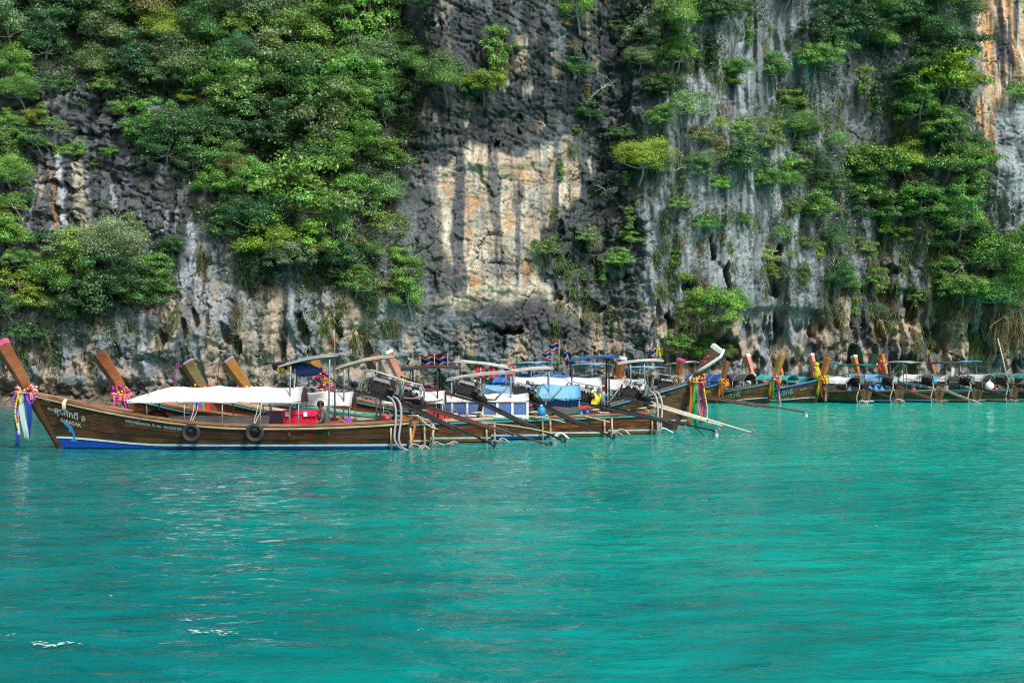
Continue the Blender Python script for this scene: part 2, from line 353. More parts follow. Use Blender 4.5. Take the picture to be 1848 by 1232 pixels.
# beige face with black and white water stains
fc = mix(mix(np.zeros_like(C) + BEIGE, CREAM, sstep(-.1, .3, fbm(X * .9, Z * .35, 4, 360))), ORNG, .8 * sstep(.08, .34, fbm(X * .55 + 5, Z * .6, 4, 370)))
fc = mix(fc, CREAM * 1.1, sstep(.2, .34, st2))
fc = mix(fc, GREY * .5, sstep(.14, .34, st) * .85); fc = mix(fc, np.array([.10, .085, .10]), np.exp(-((PX - 910) / 34) ** 2 - ((PY - 480) / 34) ** 2) * sstep(-.3, .1, fine) * .95)
fc = mix(fc, np.array([.17, .18, .14]), .6 * sstep(-.3, .2, fine) * np.exp(-(line_dist(PX, PY + 6 * w2, [(740, 345), (830, 306), (930, 303), (1010, 296), (1065, 255)]) / 9) ** 2))
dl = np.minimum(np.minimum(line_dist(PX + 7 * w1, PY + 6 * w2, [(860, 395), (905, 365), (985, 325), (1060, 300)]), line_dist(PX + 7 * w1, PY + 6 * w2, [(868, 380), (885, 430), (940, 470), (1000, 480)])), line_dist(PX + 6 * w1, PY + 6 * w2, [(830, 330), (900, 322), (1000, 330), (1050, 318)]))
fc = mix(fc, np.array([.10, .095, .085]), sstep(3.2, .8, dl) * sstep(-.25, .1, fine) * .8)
M_face = np.clip(M_face * 1.15 - .9 * sstep(905, 1010, PX) * sstep(-.12, .16, st + .5 * st2) - .55 * sstep(.12, .3, fbm(X * .45 + 60, Z * .4, 4, 372)), 0, 1)
fc = mix(fc, GREY * .9, .55 * sstep(.08, .34, fbm(X * .8 + 70, Z * .22, 4, 374)))
C = mix(C, fc, M_face)
vst0 = fbm(X * 4.5, Z * .4, 4, 436)
sx_ = PX + 8 * fbm(X * .4, Z * .5, 4, 380) + 5 * fbm(X * 2.5, Z * 1.6, 3, 381)
bw = np.interp(PY, [255, 300, 430, 470, 520], [5, 9, 12, 6, 13])
C = mix(C, np.array([.075, .082, .092]), np.clip(.95 + .4 * fine, 0, 1) * sstep(1.25, .7, np.abs(sx_ - np.interp(PY, [255, 420, 470, 530], [832, 826, 822, 828])) / bw) * (PY > 250) * (PY < 530))
C = mix(C, np.array([.075, .082, .09]), (.75 + .5 * vst0) * poly_mask(WX + 9 * vst0 + 7 * st2, PY, [(742, 340), (792, 335), (800, 430), (806, 470), (800, 535), (765, 535), (752, 420)], 6))
C = mix(C, DARK * 1.3, poly_mask(WX * .5 + PX * .5, WY, [(1050, 255), (1075, 330), (1040, 420), (985, 470), (960, 430), (1000, 390), (1005, 300)], 14) * sstep(-.22, .12, st + .3 * st2))
C = mix(C, mix(np.zeros_like(C) + BEIGE * .95, CREAM, sstep(0, .3, st2)), M_arch * .95)
# stripes of beige under the arch
C = mix(C, BEIGE * .8, M_low_c * sstep(-.02, .22, st3 + .5 * st2)); C = mix(C, GREY * .9, M_low_c * sstep(.02, .24, st) * .8)
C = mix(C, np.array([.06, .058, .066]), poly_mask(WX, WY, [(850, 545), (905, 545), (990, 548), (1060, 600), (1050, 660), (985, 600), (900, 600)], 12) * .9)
# pale flutes on the right
flc = mix(mix(np.zeros_like(C) + GREY * 1.15, LITE * .92, sstep(-.2, .15, st3 + .4 * st2)), DARK * 1.6, sstep(.14, .34, st) * .8)
flc = mix(flc, DARK, sstep(.28, .05, rid) * .5)
C = mix(C, flc, np.clip(M_flute * .95, 0, 1))
rc = mix(mix(np.zeros_like(C) + GREY, LITE * .8, sstep(0, .3, st2)), DARK * 1.2, sstep(-.05, .2, st3))
rc = mix(rc, BEIGE * .85, sstep(.05, .3, fbm(X * .7 + 9, Z * .16, 4, 390)) * sstep(420, 560, PY))
C = mix(C, rc, M_right)
low = np.clip(M_flute + M_right, 0, 1) * sstep(540, 590, PY)
C = mix(C, BEIGE * .95, low * sstep(-.12, .18, fbm(X * .7, Z * .5, 4, 395)) * .85)
C = mix(C, DARK * .9, low * sstep(.0, .22, fbm(X * .6 + 3, Z * .5 + 8, 4, 397)) * .8)
oc = mix(mix(np.zeros_like(C) + ORNG * 1.05, BEIGE * 1.05, sstep(-.12, .15, st2)), CREAM, sstep(.12, .3, st) * .9)
oc = mix(oc, GREY * .5, sstep(.16, .28, fbm(X * 1.9 + 3, Z * .1, 3, 400)))
C = mix(C, oc, M_orng)
C = mix(C, mix(np.zeros_like(C) + LITE * .95, GREY * .7, sstep(.05, .3, blot + .3 * fine)), M_pit)
# left lower wall
lc = mix(mix(np.zeros_like(C) + GREY * 1.7, LITE * 1.15, sstep(-.05, .25, st2)), BEIGE * 1.1, sstep(-.12, .2, st3 + .4 * blot) * .85)
lc = mix(lc, GREY * .55, sstep(.16, .32, st) * .8); lc = mix(lc, np.array([.42, .31, .24]), sstep(600, 650, PY) * sstep(-.1, .25, fbm(X * .6, Z * .8, 4, 410)) * .7)
lc = mix(lc, np.array([.13, .15, .10]), sstep(.22, .42, fbm(X * .8, Z * .3, 3, 415)) * .5)
C = mix(C, lc * .86, M_lband)
for cx_, y0_, y1_, w_, cc in ((140, 285, 425, 10, CREAM * .8), (106, 270, 445, 6, LITE * 1.3), (92, 300, 430, 5, RUST), (158, 310, 400, 5, LITE), (345, 385, 500, 7, LITE * 1.2), (70, 310, 360, 5, BEIGE * .8), (205, 330, 390, 4, LITE * .9), (940, 55, 130, 7, BEIGE), (952, 70, 110, 4, CREAM)):
    bx_ = cx_ + .06 * (PY - y0_)
    C = mix(C, cc, sstep(1.3, .7, np.abs(sx_ + 2 * fine - bx_) / (w_ * (.55 + .45 * sstep(y0_ - 20, y0_ + 60, PY)))) * sstep(y0_ - 15, y0_ + 15, PY) * (1 - sstep(y1_ - 20, y1_ + 10, PY)) * .9)
# algae under the drip lines, tide stain at the foot, soil between the roots up the slope
C = mix(C, np.array([.085, .105, .06]), .35 * sstep(.18, .4, fbm(X * .5 + 20, Z * .4, 4, 420)) * (1 - M_face) * (1 - M_orng))
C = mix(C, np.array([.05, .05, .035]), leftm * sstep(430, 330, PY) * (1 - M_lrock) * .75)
C = mix(C, np.array([.088, .064, .046]), np.clip(tid * (.75 + .5 * fine), 0, 1)); C = mix(C, np.array([.25, .19, .14]), tid * sstep(.12, .4, fine + .3 * st2) * .7)
spk = fbm(X * 9, Z * 7, 3, 430); vst = fbm(X * 5.5 + w1, Z * .35, 4, 435); C = C * (1.06 - .2 * M_dark_u[..., None] + .32 * fine[..., None] + .2 * blot[..., None] + .2 * spk[..., None] + .38 * vst[..., None])
C = mix(C, C * .3, np.clip(.85 * cr1 + .6 * cr2, 0, 1))
C = mix(C, DARK * .8, blocky * (1 - np.minimum(1, crack * 1.6)) * .4 * cmask)
C = np.clip(C, .01, .8)
me = mesh_np('cliff', np.stack([X, CY, Z], -1).reshape(-1, 3), grid_faces(*X.shape), False)
set_color(me, C.reshape(-1, 3))
def rock_mat():
    m, N, L, B = newmat('limestone')
    a = N.new('ShaderNodeVertexColor'); a.layer_name = 'col'
    tc = N.new('ShaderNodeTexCoord'); n = N.new('ShaderNodeTexNoise'); n.inputs['Scale'].default_value = 6; n.inputs['Detail'].default_value = 9; n.inputs['Roughness'].default_value = .8
    L.new(tc.outputs['Object'], n.inputs['Vector'])
    r = N.new('ShaderNodeValToRGB'); L.new(n.outputs['Fac'], r.inputs[0])
    r.color_ramp.elements[0].position = .3; r.color_ramp.elements[0].color = (.45, .45, .45, 1); r.color_ramp.elements[1].position = .7; r.color_ramp.elements[1].color = (1.55, 1.55, 1.55, 1)
    x = N.new('ShaderNodeMix'); x.data_type = 'RGBA'; x.blend_type = 'MULTIPLY'; x.inputs[0].default_value = 1
    L.new(a.outputs[0], x.inputs[6]); L.new(r.outputs[0], x.inputs[7]); L.new(x.outputs[2], B.inputs['Base Color'])
    B.inputs['Roughness'].default_value = .85; B.inputs['Specular IOR Level'].default_value = .25
    b = N.new('ShaderNodeBump'); b.inputs['Strength'].default_value = .9; b.inputs['Distance'].default_value = .12
    L.new(n.outputs['Fac'], b.inputs['Height']); L.new(b.outputs[0], B.inputs['Normal'])
    return m
cl = link('cliff', me, rock_mat()); tag(cl, 'tall limestone cliff streaked grey, black and beige', None, None, 'structure')

def cliff_y(x, z):
    i = min(max(int(np.searchsorted(xs_c, x)) - 1, 0), len(xs_c) - 2); j = min(max(int(np.searchsorted(zs_c, z)) - 1, 0), len(zs_c) - 2)
    a = (x - xs_c[i]) / (xs_c[i + 1] - xs_c[i]); b = (z - zs_c[j]) / (zs_c[j + 1] - zs_c[j])
    return float((CY[j, i] * (1 - a) + CY[j, i + 1] * a) * (1 - b) + (CY[j + 1, i] * (1 - a) + CY[j + 1, i + 1] * a) * b)
def on_cliff(px, py):
    Yc = float(base_y(px_x(px, 85)))
    for _ in range(5):
        x, z = px_x(px, Yc), px_z(py, Yc); Yc = cliff_y(x, z)
    return x, Yc, z
# ------------------------------------------------------------------ vegetation
nr = np.random.default_rng(11)
def leaf_mat(name, spec=.3, trans=.3):
    m, N, L, B = newmat(name)
    oi = N.new('ShaderNodeObjectInfo'); a = N.new('ShaderNodeVertexColor'); a.layer_name = 'col'
    x = N.new('ShaderNodeMix'); x.data_type = 'RGBA'; x.blend_type = 'MULTIPLY'; x.inputs[0].default_value = 1
    L.new(oi.outputs['Color'], x.inputs[6]); L.new(a.outputs[0], x.inputs[7]); L.new(x.outputs[2], B.inputs['Base Color'])
    B.inputs['Roughness'].default_value = .42; B.inputs['Specular IOR Level'].default_value = spec
    t = N.new('ShaderNodeBsdfTranslucent'); L.new(x.outputs[2], t.inputs[0])
    g = N.new('ShaderNodeMixShader'); g.inputs[0].default_value = trans
    L.new(B.outputs[0], g.inputs[1]); L.new(t.outputs[0], g.inputs[2]); L.new(g.outputs[0], N['Material Output'].inputs[0])
    return m
LEAF = leaf_mat('leaf', .6); GRASS = leaf_mat('grass_blade', .2, .25)
BARK = mat('bark', (.17, .145, .115), .9, .5, 9, (1, 1, .3)); PALEBARK = mat('pale_bark', (.34, .31, .27), .9, .4, 9, (1, 1, .3))
def leaf_quads(P, Nn, L_, W_, col):
    """one folded leaf (two quads sharing the midrib would double the count: a bent quad) at each point"""
    n = len(P)
    t = nr.normal(size=(n, 3)); t -= (t * Nn).sum(1, keepdims=True) * Nn; t /= np.linalg.norm(t, axis=1, keepdims=True) + 1e-9
    b = np.cross(Nn, t)
    l = (L_ * nr.uniform(.7, 1.3, n))[:, None]; ww = (W_ * nr.uniform(.7, 1.3, n))[:, None]
    v = np.stack([P - t * l * .5, P + b * ww * .5 - Nn * ww * .12, P + t * l * .5 - Nn * l * .12, P - b * ww * .5 - Nn * ww * .12], 1)
    return v.reshape(-1, 3), np.arange(4 * n).reshape(n, 4), np.repeat(col, 4, 0)
def unit(v): return v / (np.linalg.norm(v, axis=-1, keepdims=True) + 1e-9)
def crown_mesh(name, nclump, nleaf, rad, cl_r, flat, leaf, droop=0., shape='dome', hue=.16):
    V, F, Cc = [], [], []; off = 0; cents = []; ph0, ph1 = nr.uniform(0, 6, 2); lean = (nr.normal() * .18, 0, 0)
    for i in range(nclump):
        while True:
            q = nr.normal(size=3); q /= np.linalg.norm(q)
            if shape == 'dome' and q[2] < -.45: continue
            break
        rr = nr.uniform(.55, 1.0)
        if shape == 'umbrella':
            a = nr.uniform(0, 6.283); rr = math.sqrt(nr.uniform(0, 1)); c = np.array([math.cos(a) * rr * rad[0], math.sin(a) * rr * rad[1], rad[2] * (.55 * (1 - rr * rr) + nr.choice([0, -.4, -.85, -1.25], p=[.45, .25, .18, .12]) + nr.normal() * .05)])
        elif shape == 'curtain':
            c = np.array([nr.normal() * rad[0] * .5, nr.normal() * rad[1] * .4, nr.uniform(-1, 1) * rad[2]]); c[0] *= 1.15 - .5 * abs(c[2] / rad[2] - .2)
        else: c = q * rr * np.array(rad)
        if shape == 'dome': c = c * (1 + .34 * math.sin(2.3 * math.atan2(c[1], c[0]) + ph0) * math.cos(1.7 * c[2] + ph1)); c = c + np.array(lean) * c[2]
        cents.append(c)
        r = cl_r * nr.uniform(.7, 1.35)
        m = int(nleaf * nr.uniform(.7, 1.3) * (r / cl_r) ** 2)
        u = unit(nr.normal(size=(m, 3))); u[:, 2] = np.where(u[:, 2] < -.2, -u[:, 2] * .6, u[:, 2])
        P = c + u * (r * nr.uniform(.45, 1.05, m)[:, None]) * np.array([1, 1, flat])
        P[:, 2] -= droop * ((P[:, :2] - c[:2]) ** 2).sum(1) / r
        Nn = unit(u * np.array([.9, .9, .7]) + np.array([0, -.1, .35]) + .5 * nr.normal(size=(m, 3)))
        base = nr.uniform(.65, 1.4)
        cc = base * nr.uniform(.84, 1.16, (m, 1)) * np.ones((1, 3)); cc[:, 0] *= 1 + .6 * hue * nr.normal() + .06 * nr.normal(size=m); cc[:, 2] *= nr.uniform(.75, 1.3)
        v, f, k = leaf_quads(P, Nn, leaf, leaf * .55, np.clip(cc, .3, 2))
        V.append(v); F.append(f + off); Cc.append(k); off += len(v)
    me = mesh_np(name, np.concatenate(V), np.concatenate(F)); set_color(me, np.concatenate(Cc)); me.materials.append(LEAF)
    return me, cents
def tube_np(pts, rads, seg=6):
    pts = np.asarray(pts, float); n = len(pts)
    tang = unit(np.gradient(pts, axis=0)); ref = np.array([.3, .9, .2])
    a = unit(np.cross(tang, ref)); b = np.cross(tang, a)
    th = np.arange(seg) * 2 * math.pi / seg
    v = pts[:, None] + (np.cos(th)[None, :, None] * a[:, None] + np.sin(th)[None, :, None] * b[:, None]) * np.asarray(rads)[:, None, None]
    i = np.arange(n * seg).reshape(n, seg); j = np.roll(i, -1, 1)
    f = np.stack([i[:-1], j[:-1], j[1:], i[1:]], -1).reshape(-1, 4)
    return v.reshape(-1, 3), f
def trunk_mesh(name, cents, rad, m, down=1.15, back=.75):
    V, F = [], []; off = 0
    root = np.array([0, back, -down * rad[2] * .9]); fork = np.array([.05, .12, -.25 * rad[2]])
    def add(pts, r0, r1):
        nonlocal off
        v, f = tube_np(pts, np.linspace(r0, r1, len(pts)) * .75); V.append(v); F.append(f + off); off += len(v)
    t = np.linspace(0, 1, 6)[:, None]
    add(root * (1 - t) + fork * t + np.sin(t * 3) * np.array([.06, -.12, .05]), .075, .05)
    sel = sorted(range(len(cents)), key=lambda i: nr.random())[:10]
    for i in sel:
        t = np.linspace(0, 1, 5)[:, None]; c = cents[i]
        add(fork * (1 - t) + c * t + np.sin(t * 3.14) * np.array([nr.normal() * .08, nr.normal() * .08, -.08]), .034, .010)
    me = mesh_np(name, np.concatenate(V), np.concatenate(F), True); me.materials.append(m)
    return me
VAR = {}
def make_variants():
    for i in range(7):
        m, c = crown_mesh('dome_crown', (40, 46, 60, 34, 52, 44, 38)[i], (165, 150, 130, 210, 120, 260, 110)[i], (1, .85, (.9, 1.05, .8, .95, 1.1, .85, .9)[i]), (.33, .3, .26, .4, .28, .33, .34)[i], .95, (.075, .07, .08, .065, .09, .05, .10)[i]); VAR['dome%d' % i] = (m, trunk_mesh('dome_trunk', c, (1, .85, .82), (BARK, PALEBARK)[i in (1, 5)]))
    for i in range(4):
        m, c = crown_mesh('layered_crown', 56, 120, (1.1, .85, .85), .30, .72, .075, .15, 'umbrella'); VAR['umb%d' % i] = (m, trunk_mesh('layered_trunk', c, (1.1, .85, .75), (BARK, PALEBARK)[i % 2]))
    for i in range(3):
        m, c = crown_mesh('bush_crown', 24, 120, (1, .75, .8), .40, .75, .11); VAR['bush%d' % i] = (m, trunk_mesh('bush_stem', c, (1, .75, .75), BARK))
    for i in range(2):
        m, c = crown_mesh('creeper_foliage', 44, 80, (.55, .3, 1), .22, .9, .085, .5, 'curtain'); VAR['creep%d' % i] = (m, trunk_mesh('creeper_stem', c, (.3, .3, 1), BARK, 1.0, .35))
    for i in range(2):
        m, c = crown_mesh('airy_crown', 40, 46, (1, .85, .8), .30, .5, .085, .3); VAR['airy%d' % i] = (m, trunk_mesh('airy_trunk', c, (1, .85, .8), PALEBARK))
make_variants()
TONE = {'y': ((0.196, 0.31, 0.03), 'yellow green'), 'm': ((0.114, 0.253, 0.047), 'mid green'), 'd': ((0.048, 0.134, 0.037), 'dark green'),
        'b': ((0.137, 0.227, 0.084), 'grey green'), 'o': ((0.158, 0.172, 0.053), 'olive'), 'l': ((0.126, 0.296, 0.044), 'bright green'), 'x': ((.26, .16, .07), 'withered brown')}
MARKS = [(190, 280, 'the dark left rock patch'), (22, 645, 'the pink capped prow'), (200, 672, 'the tall bare brown prow'), (420, 672, 'the prow with lilac trim'), (575, 690, 'the flower covered prow'),
         (690, 655, 'the red and white prow'), (790, 652, 'the paired striped flags'), (860, 400, 'the pale beige rock face'), (897, 256, 'the small cave above beige rock'), (917, 598, 'the slanting low cave'),
         (1000, 628, 'the three striped flags'), (1283, 640, 'the white trimmed prow'), (1188, 634, 'the yellow flag'), (1310, 500, 'the narrow slit in grey flutes'), (1485, 665, 'the yellow ribboned prow'), (1785, 130, 'the orange rock column'),
         (1830, 300, 'the pitted pale rock wall'), (1604, 490, 'the dark hollow at right'), (1805, 640, 'the leaning bamboo pole'), (1345, 90, 'the bare pale flutes'), (140, 350, 'the white left streak'),
         (600, 600, 'the torn pennant'), (340, 460, 'the white left drip'), (940, 90, 'the cream scar'), (560, 560, 'the hollowed beige wall'), (1600, 240, 'the shaded right gully'), (400, 120, 'the densest jungle slope')]
used_labels = {}
def veg_label(px, py, r, tone, kind):
    size = 'small' if r < 26 else ('large' if r > 62 else ('broad' if r > 45 else 'medium'))
    ms = sorted(MARKS, key=lambda m: math.hypot(m[0] - px, (m[1] - py)))
    for extra in ('', 'leafy ', 'rounded '):
        for mx, my, txt in ms[:3]:
            dx, dy = px - mx, py - my; dist = math.hypot(dx, dy)
            how = 'close' if dist < 75 else ('some way' if dist < 150 else 'far')
            a = math.degrees(math.atan2(-dy, dx)) % 360
            di = ['right of', 'up and right of', 'above', 'up and left of', 'left of', 'down and left of', 'below', 'down and right of'][int((a + 22.5) // 45) % 8]
            l = f"{size} {TONE[tone][1]} {extra}{kind} {how} {di} {txt}"
            if l not in used_labels: used_labels[l] = 1; return l
    used_labels[l] += 1
    return l
VEG = []
def inpoly(pts, n, seed):
    q = np.random.default_rng(seed); out = []
    xs_, ys_ = [p[0] for p in pts], [p[1] for p in pts]
    while len(out) < n:
        a = np.array([q.uniform(min(xs_), max(xs_)), q.uniform(min(ys_), max(ys_))])
        if poly_mask(a[:1], a[1:], pts, .01)[0] > .5: out.append((float(a[0]), float(a[1])))
    return out
def plant(px, py, r, tone, var, zs=1.0, group=None, prot=None):
    """tree rooted on the cliff face where the photograph shows its crown; r = crown radius in photograph pixels"""
    x, y, z = on_cliff(px, py)
    s = r / FOC * y
    kind = 'creeper' if var.startswith('creep') else ('shrub' if (var.startswith('bush') or r < 27) else 'tree')
    out = (prot if prot is not None else .55) * s
    cm, tm = VAR[var]
    e = empty(kind, (x, y - out, z), rng.uniform(-.5, .5) + (math.pi if False else 0), veg_label(px, py, r, tone, kind), kind, group or {'tree': 'trees growing on the cliff', 'shrub': 'shrubs growing on the cliff', 'creeper': 'creepers hanging on the cliff'}[kind])
    e.scale = (s * rng.uniform(.92, 1.1), s, s * zs)
    c = link('crown', cm, None, e); t = link('trunk' if kind == 'tree' else 'stem', tm, None, e)
    k = np.array(TONE[tone][0]) * rng.uniform(.85, 1.35)
    c.color = (k[0] * rng.uniform(.85, 1.2), k[1], k[2] * rng.uniform(.8, 1.25), 1)
    VEG.append((px, py, r)); return e
def v(kind): return kind + str(rng.randrange({'dome': 7, 'umb': 4, 'bush': 3, 'creep': 2, 'airy': 2}[kind]))
LIST = """20 60 58 b dome|62 10 52 d dome|122 38 62 d dome|28 128 46 b dome|38 172 42 m dome|196 66 56 b umb|162 14 60 d dome|268 22 60 o dome|300 62 44 o dome|390 18 54 d dome|470 30 66 b dome
448 62 48 m dome|330 122 58 b dome|343 180 24 y bush|298 146 44 b umb|392 152 58 m dome|424 192 56 m dome|542 64 58 m dome|592 30 58 l dome|520 158 72 m umb|180 124 44 b dome|206 160 34 m bush|264 242 42 l umb|342 242 58 b umb
228 204 30 m bush|304 274 50 d dome|392 286 50 m dome|432 312 36 o umb|562 244 70 b umb|584 296 58 m umb|538 366 84 m umb|452 336 50 d dome|470 402 58 d dome|112 238 27 b airy|132 276 24 l bush|18 322 48 l umb|8 262 36 m dome|20 430 46 l dome
622 50 50 l creep|668 40 56 l creep|706 50 50 m creep|640 100 46 l creep|740 76 24 y bush|704 124 66 b umb|794 146 50 m umb|868 160 40 y umb|918 92 18 m bush|622 190 48 l umb|736 212 34 d creep|702 292 44 m dome|640 262 58 m dome|600 200 44 m dome
1036 24 48 l umb|1040 126 30 d bush|1062 206 30 d bush|1158 66 42 b dome|1154 112 36 b umb|1214 36 58 d dome|1222 106 48 m dome|1290 30 42 d dome|1332 14 36 d bush|1390 132 40 m umb|1238 198 50 m airy|1156 296 56 y umb|1264 294 30 b dome|1334 298 50 d dome|1350 236 42 y airy
1400 214 40 l airy|1430 232 38 m dome|1430 184 30 m bush|1300 336 26 l bush|1380 330 38 m umb|1466 114 46 m umb|1526 58 52 d dome|1562 8 52 d dome|1622 34 48 m dome|1590 76 36 m umb|1690 66 50 d dome|1718 98 58 d dome|1702 152 64 d dome|1650 200 50 m umb|1702 218 42 m umb|1830 172 28 m bush
1480 312 34 d dome|1558 308 62 m umb|1500 336 34 d bush|1650 332 34 o airy|1704 300 60 m dome|1772 286 36 l bush|1471 380 42 m dome|1560 352 42 m umb|1500 432 34 d dome|1504 504 44 d umb|1610 386 36 m bush|1656 356 48 m umb|1722 404 60 m dome|1702 484 36 l umb|1789 474 74 l umb
1784 536 58 m umb|1832 446 40 m dome|1726 524 44 m umb|1546 382 30 d bush|202 456 74 b dome|142 486 58 m dome|98 504 46 m dome|38 510 42 l airy|30 372 34 l airy|282 482 42 m umb|252 538 44 d dome|162 540 58 d dome|146 538 16 y bush|108 562 40 d dome|16 560 40 d dome|50 602 28 d bush
480 446 58 d dome|522 470 48 d dome|600 418 50 m dome|644 516 46 m airy|734 540 46 m umb|731 468 29 l bush|700 412 42 o airy|640 438 20 x airy|612 470 40 d dome|1114 471 24 l bush|980 452 26 m bush|1060 430 24 d bush|1284 546 54 l umb|1219 618 34 m airy|1226 372 24 l bush|1388 466 24 m bush
896 96 40 l creep|908 120 30 o creep|1405 424 24 m airy|1325 548 34 m umb|1245 560 30 l umb|1690 250 44 d umb|1740 340 40 m dome|1630 290 40 d dome|1540 40 44 d dome|1660 120 44 d dome|1580 180 26 m creep|1556 150 26 l creep|1500 90 40 d dome|1460 60 34 d dome|1350 60 24 m creep|1190 160 36 d dome
680 170 50 m dome|560 300 50 d dome|500 250 50 d dome|460 210 50 d dome|420 250 46 d dome|380 340 40 m umb|420 380 40 d dome|400 420 36 d dome|560 440 46 d dome|640 350 56 m umb|700 350 40 d dome|690 210 40 d dome|350 300 40 d dome|240 120 44 d dome|90 90 50 d dome|100 160 34 d bush
640 140 50 m dome|560 120 56 m umb|490 110 56 b dome|430 110 50 d dome|360 60 56 d dome|220 30 50 d dome|500 -10 60 d dome|600 -20 60 l dome|690 -10 50 m dome|760 10 34 d dome|750 120 34 m dome|580 190 56 m umb|450 150 46 l umb|340 -10 50 o dome|60 -20 50 y dome|1240 -10 56 d dome|1420 -10 46 m dome|1490 10 46 d dome|1680 0 56 d dome|1740 20 40 d dome
30 250 20 m bush|30 290 24 d bush|40 470 30 m dome|70 440 30 d bush|300 520 26 m bush|310 450 30 d umb|60 545 34 d dome|200 520 50 d dome|120 450 34 b bush|245 430 36 b umb|1760 430 40 d dome|1830 510 40 m umb|1690 440 34 d bush|1450 270 26 m airy|1265 250 30 o bush|1190 220 26 m bush|1560 450 20 m bush|1540 540 26 m creep"""
for tok in LIST.replace('\n', '|').split('|'):
    p = tok.split(); plant(float(p[0]), float(p[1]), float(p[2]) * (.88 if float(p[0]) > 1100 else .95), (p[3] if rng.random() > .16 else rng.choice('blmyd')), v('dome' if p[4] == 'umb' and rng.random() < .85 else p[4]), 1.0 if p[4] != 'creep' else 1.2)
def fill(pts, n, seed, r0, r1, tones, kinds):
    q = random.Random(seed)
    for a, b in inpoly(pts, n, seed): plant(a, b, q.uniform(r0, r1), q.choice(tones), v(q.choice(kinds)))
RK = ('bush', 'airy', 'dome', 'umb', 'bush', 'creep')
fill([(1185, 130), (1320, 120), (1480, 200), (1480, 420), (1190, 430)], 20, 101, 13, 28, 'mmyldbo', RK)
fill([(1185, 420), (1480, 420), (1480, 540), (1190, 560)], 8, 102, 12, 22, 'mlody', RK)
fill([(1480, 330), (1700, 380), (1840, 560), (1700, 600), (1490, 540)], 16, 103, 14, 30, 'mmdlb', RK)
fill([(1000, 20), (1120, 20), (1160, 560), (1010, 560)], 22, 104, 10, 20, 'dmmo', ('bush', 'airy', 'creep'))
fill([(540, 440), (760, 400), (760, 580), (600, 590)], 10, 105, 14, 28, 'moddm', RK)
fill([(0, 200), (70, 200), (70, 600), (0, 600)], 12, 106, 14, 30, 'lmdy', RK)
fill([(1240, 560), (1340, 590), (1330, 640), (1200, 640)], 8, 107, 12, 22, 'mlo', RK)
fill([(60, 130), (320, 130), (320, 400), (80, 400)], 9, 108, 9, 18, 'mld', ('bush', 'airy'))
fill([(1460, 100), (1760, 100), (1760, 420), (1480, 420)], 12, 109, 16, 30, 'mdlbd', RK)
def dead_mesh(seed):
    q = np.random.default_rng(seed); V, F = [], []; off = [0]
    def grow(p, d, L, r, lev):
        pts = [p]; dd = d.copy()
        for i in range(4):
            dd = unit(dd + q.normal(size=3) * .28); pts.append(pts[-1] + dd * L / 4)
        vv, ff = tube_np(pts, np.linspace(r, r * .45, 5), 5); V.append(vv); F.append(ff + off[0]); off[0] += len(vv)
        if lev < 3:
            for i in range(3): grow(pts[q.integers(2, 5)], unit(dd + q.normal(size=3) * .75), L * .62, r * .5, lev + 1)
    grow(np.array([0, .35, -.9]), unit(np.array([q.normal() * .4, -.5, 1.0])), 1.0, .05, 0)
    me = mesh_np('dead_branches', np.concatenate(V), np.concatenate(F), True); me.materials.append(PALEBARK); return me
DEAD = [dead_mesh(k) for k in (1, 2, 3)]
for k, (a, b, r) in enumerate(((1062, 150, 40), (1240, 188, 34), (640, 430, 44), (560, 20, 40), (1388, 452, 26), (1505, 470, 30), (1700, 470, 40), (1405, 270, 36), (690, 380, 36), (300, 95, 34), (470, 300, 36), (1630, 300, 34), (1200, 300, 30), (1090, 330, 26), (240, 420, 30), (1780, 560, 36), (720, 470, 30), (1740, 210, 34))):
    x, y, z = on_cliff(a, b); s = r / FOC * y
    e = empty('dead_tree', (x, y - .9 * s, z), rng.uniform(-.6, .6), veg_label(a, b, r, 'x', 'bare branches').replace('withered brown ', 'pale '), 'dead tree', 'leafless branches on the cliff'); e.scale = (s, s, s); link('trunk', DEAD[k % 3], None, e)
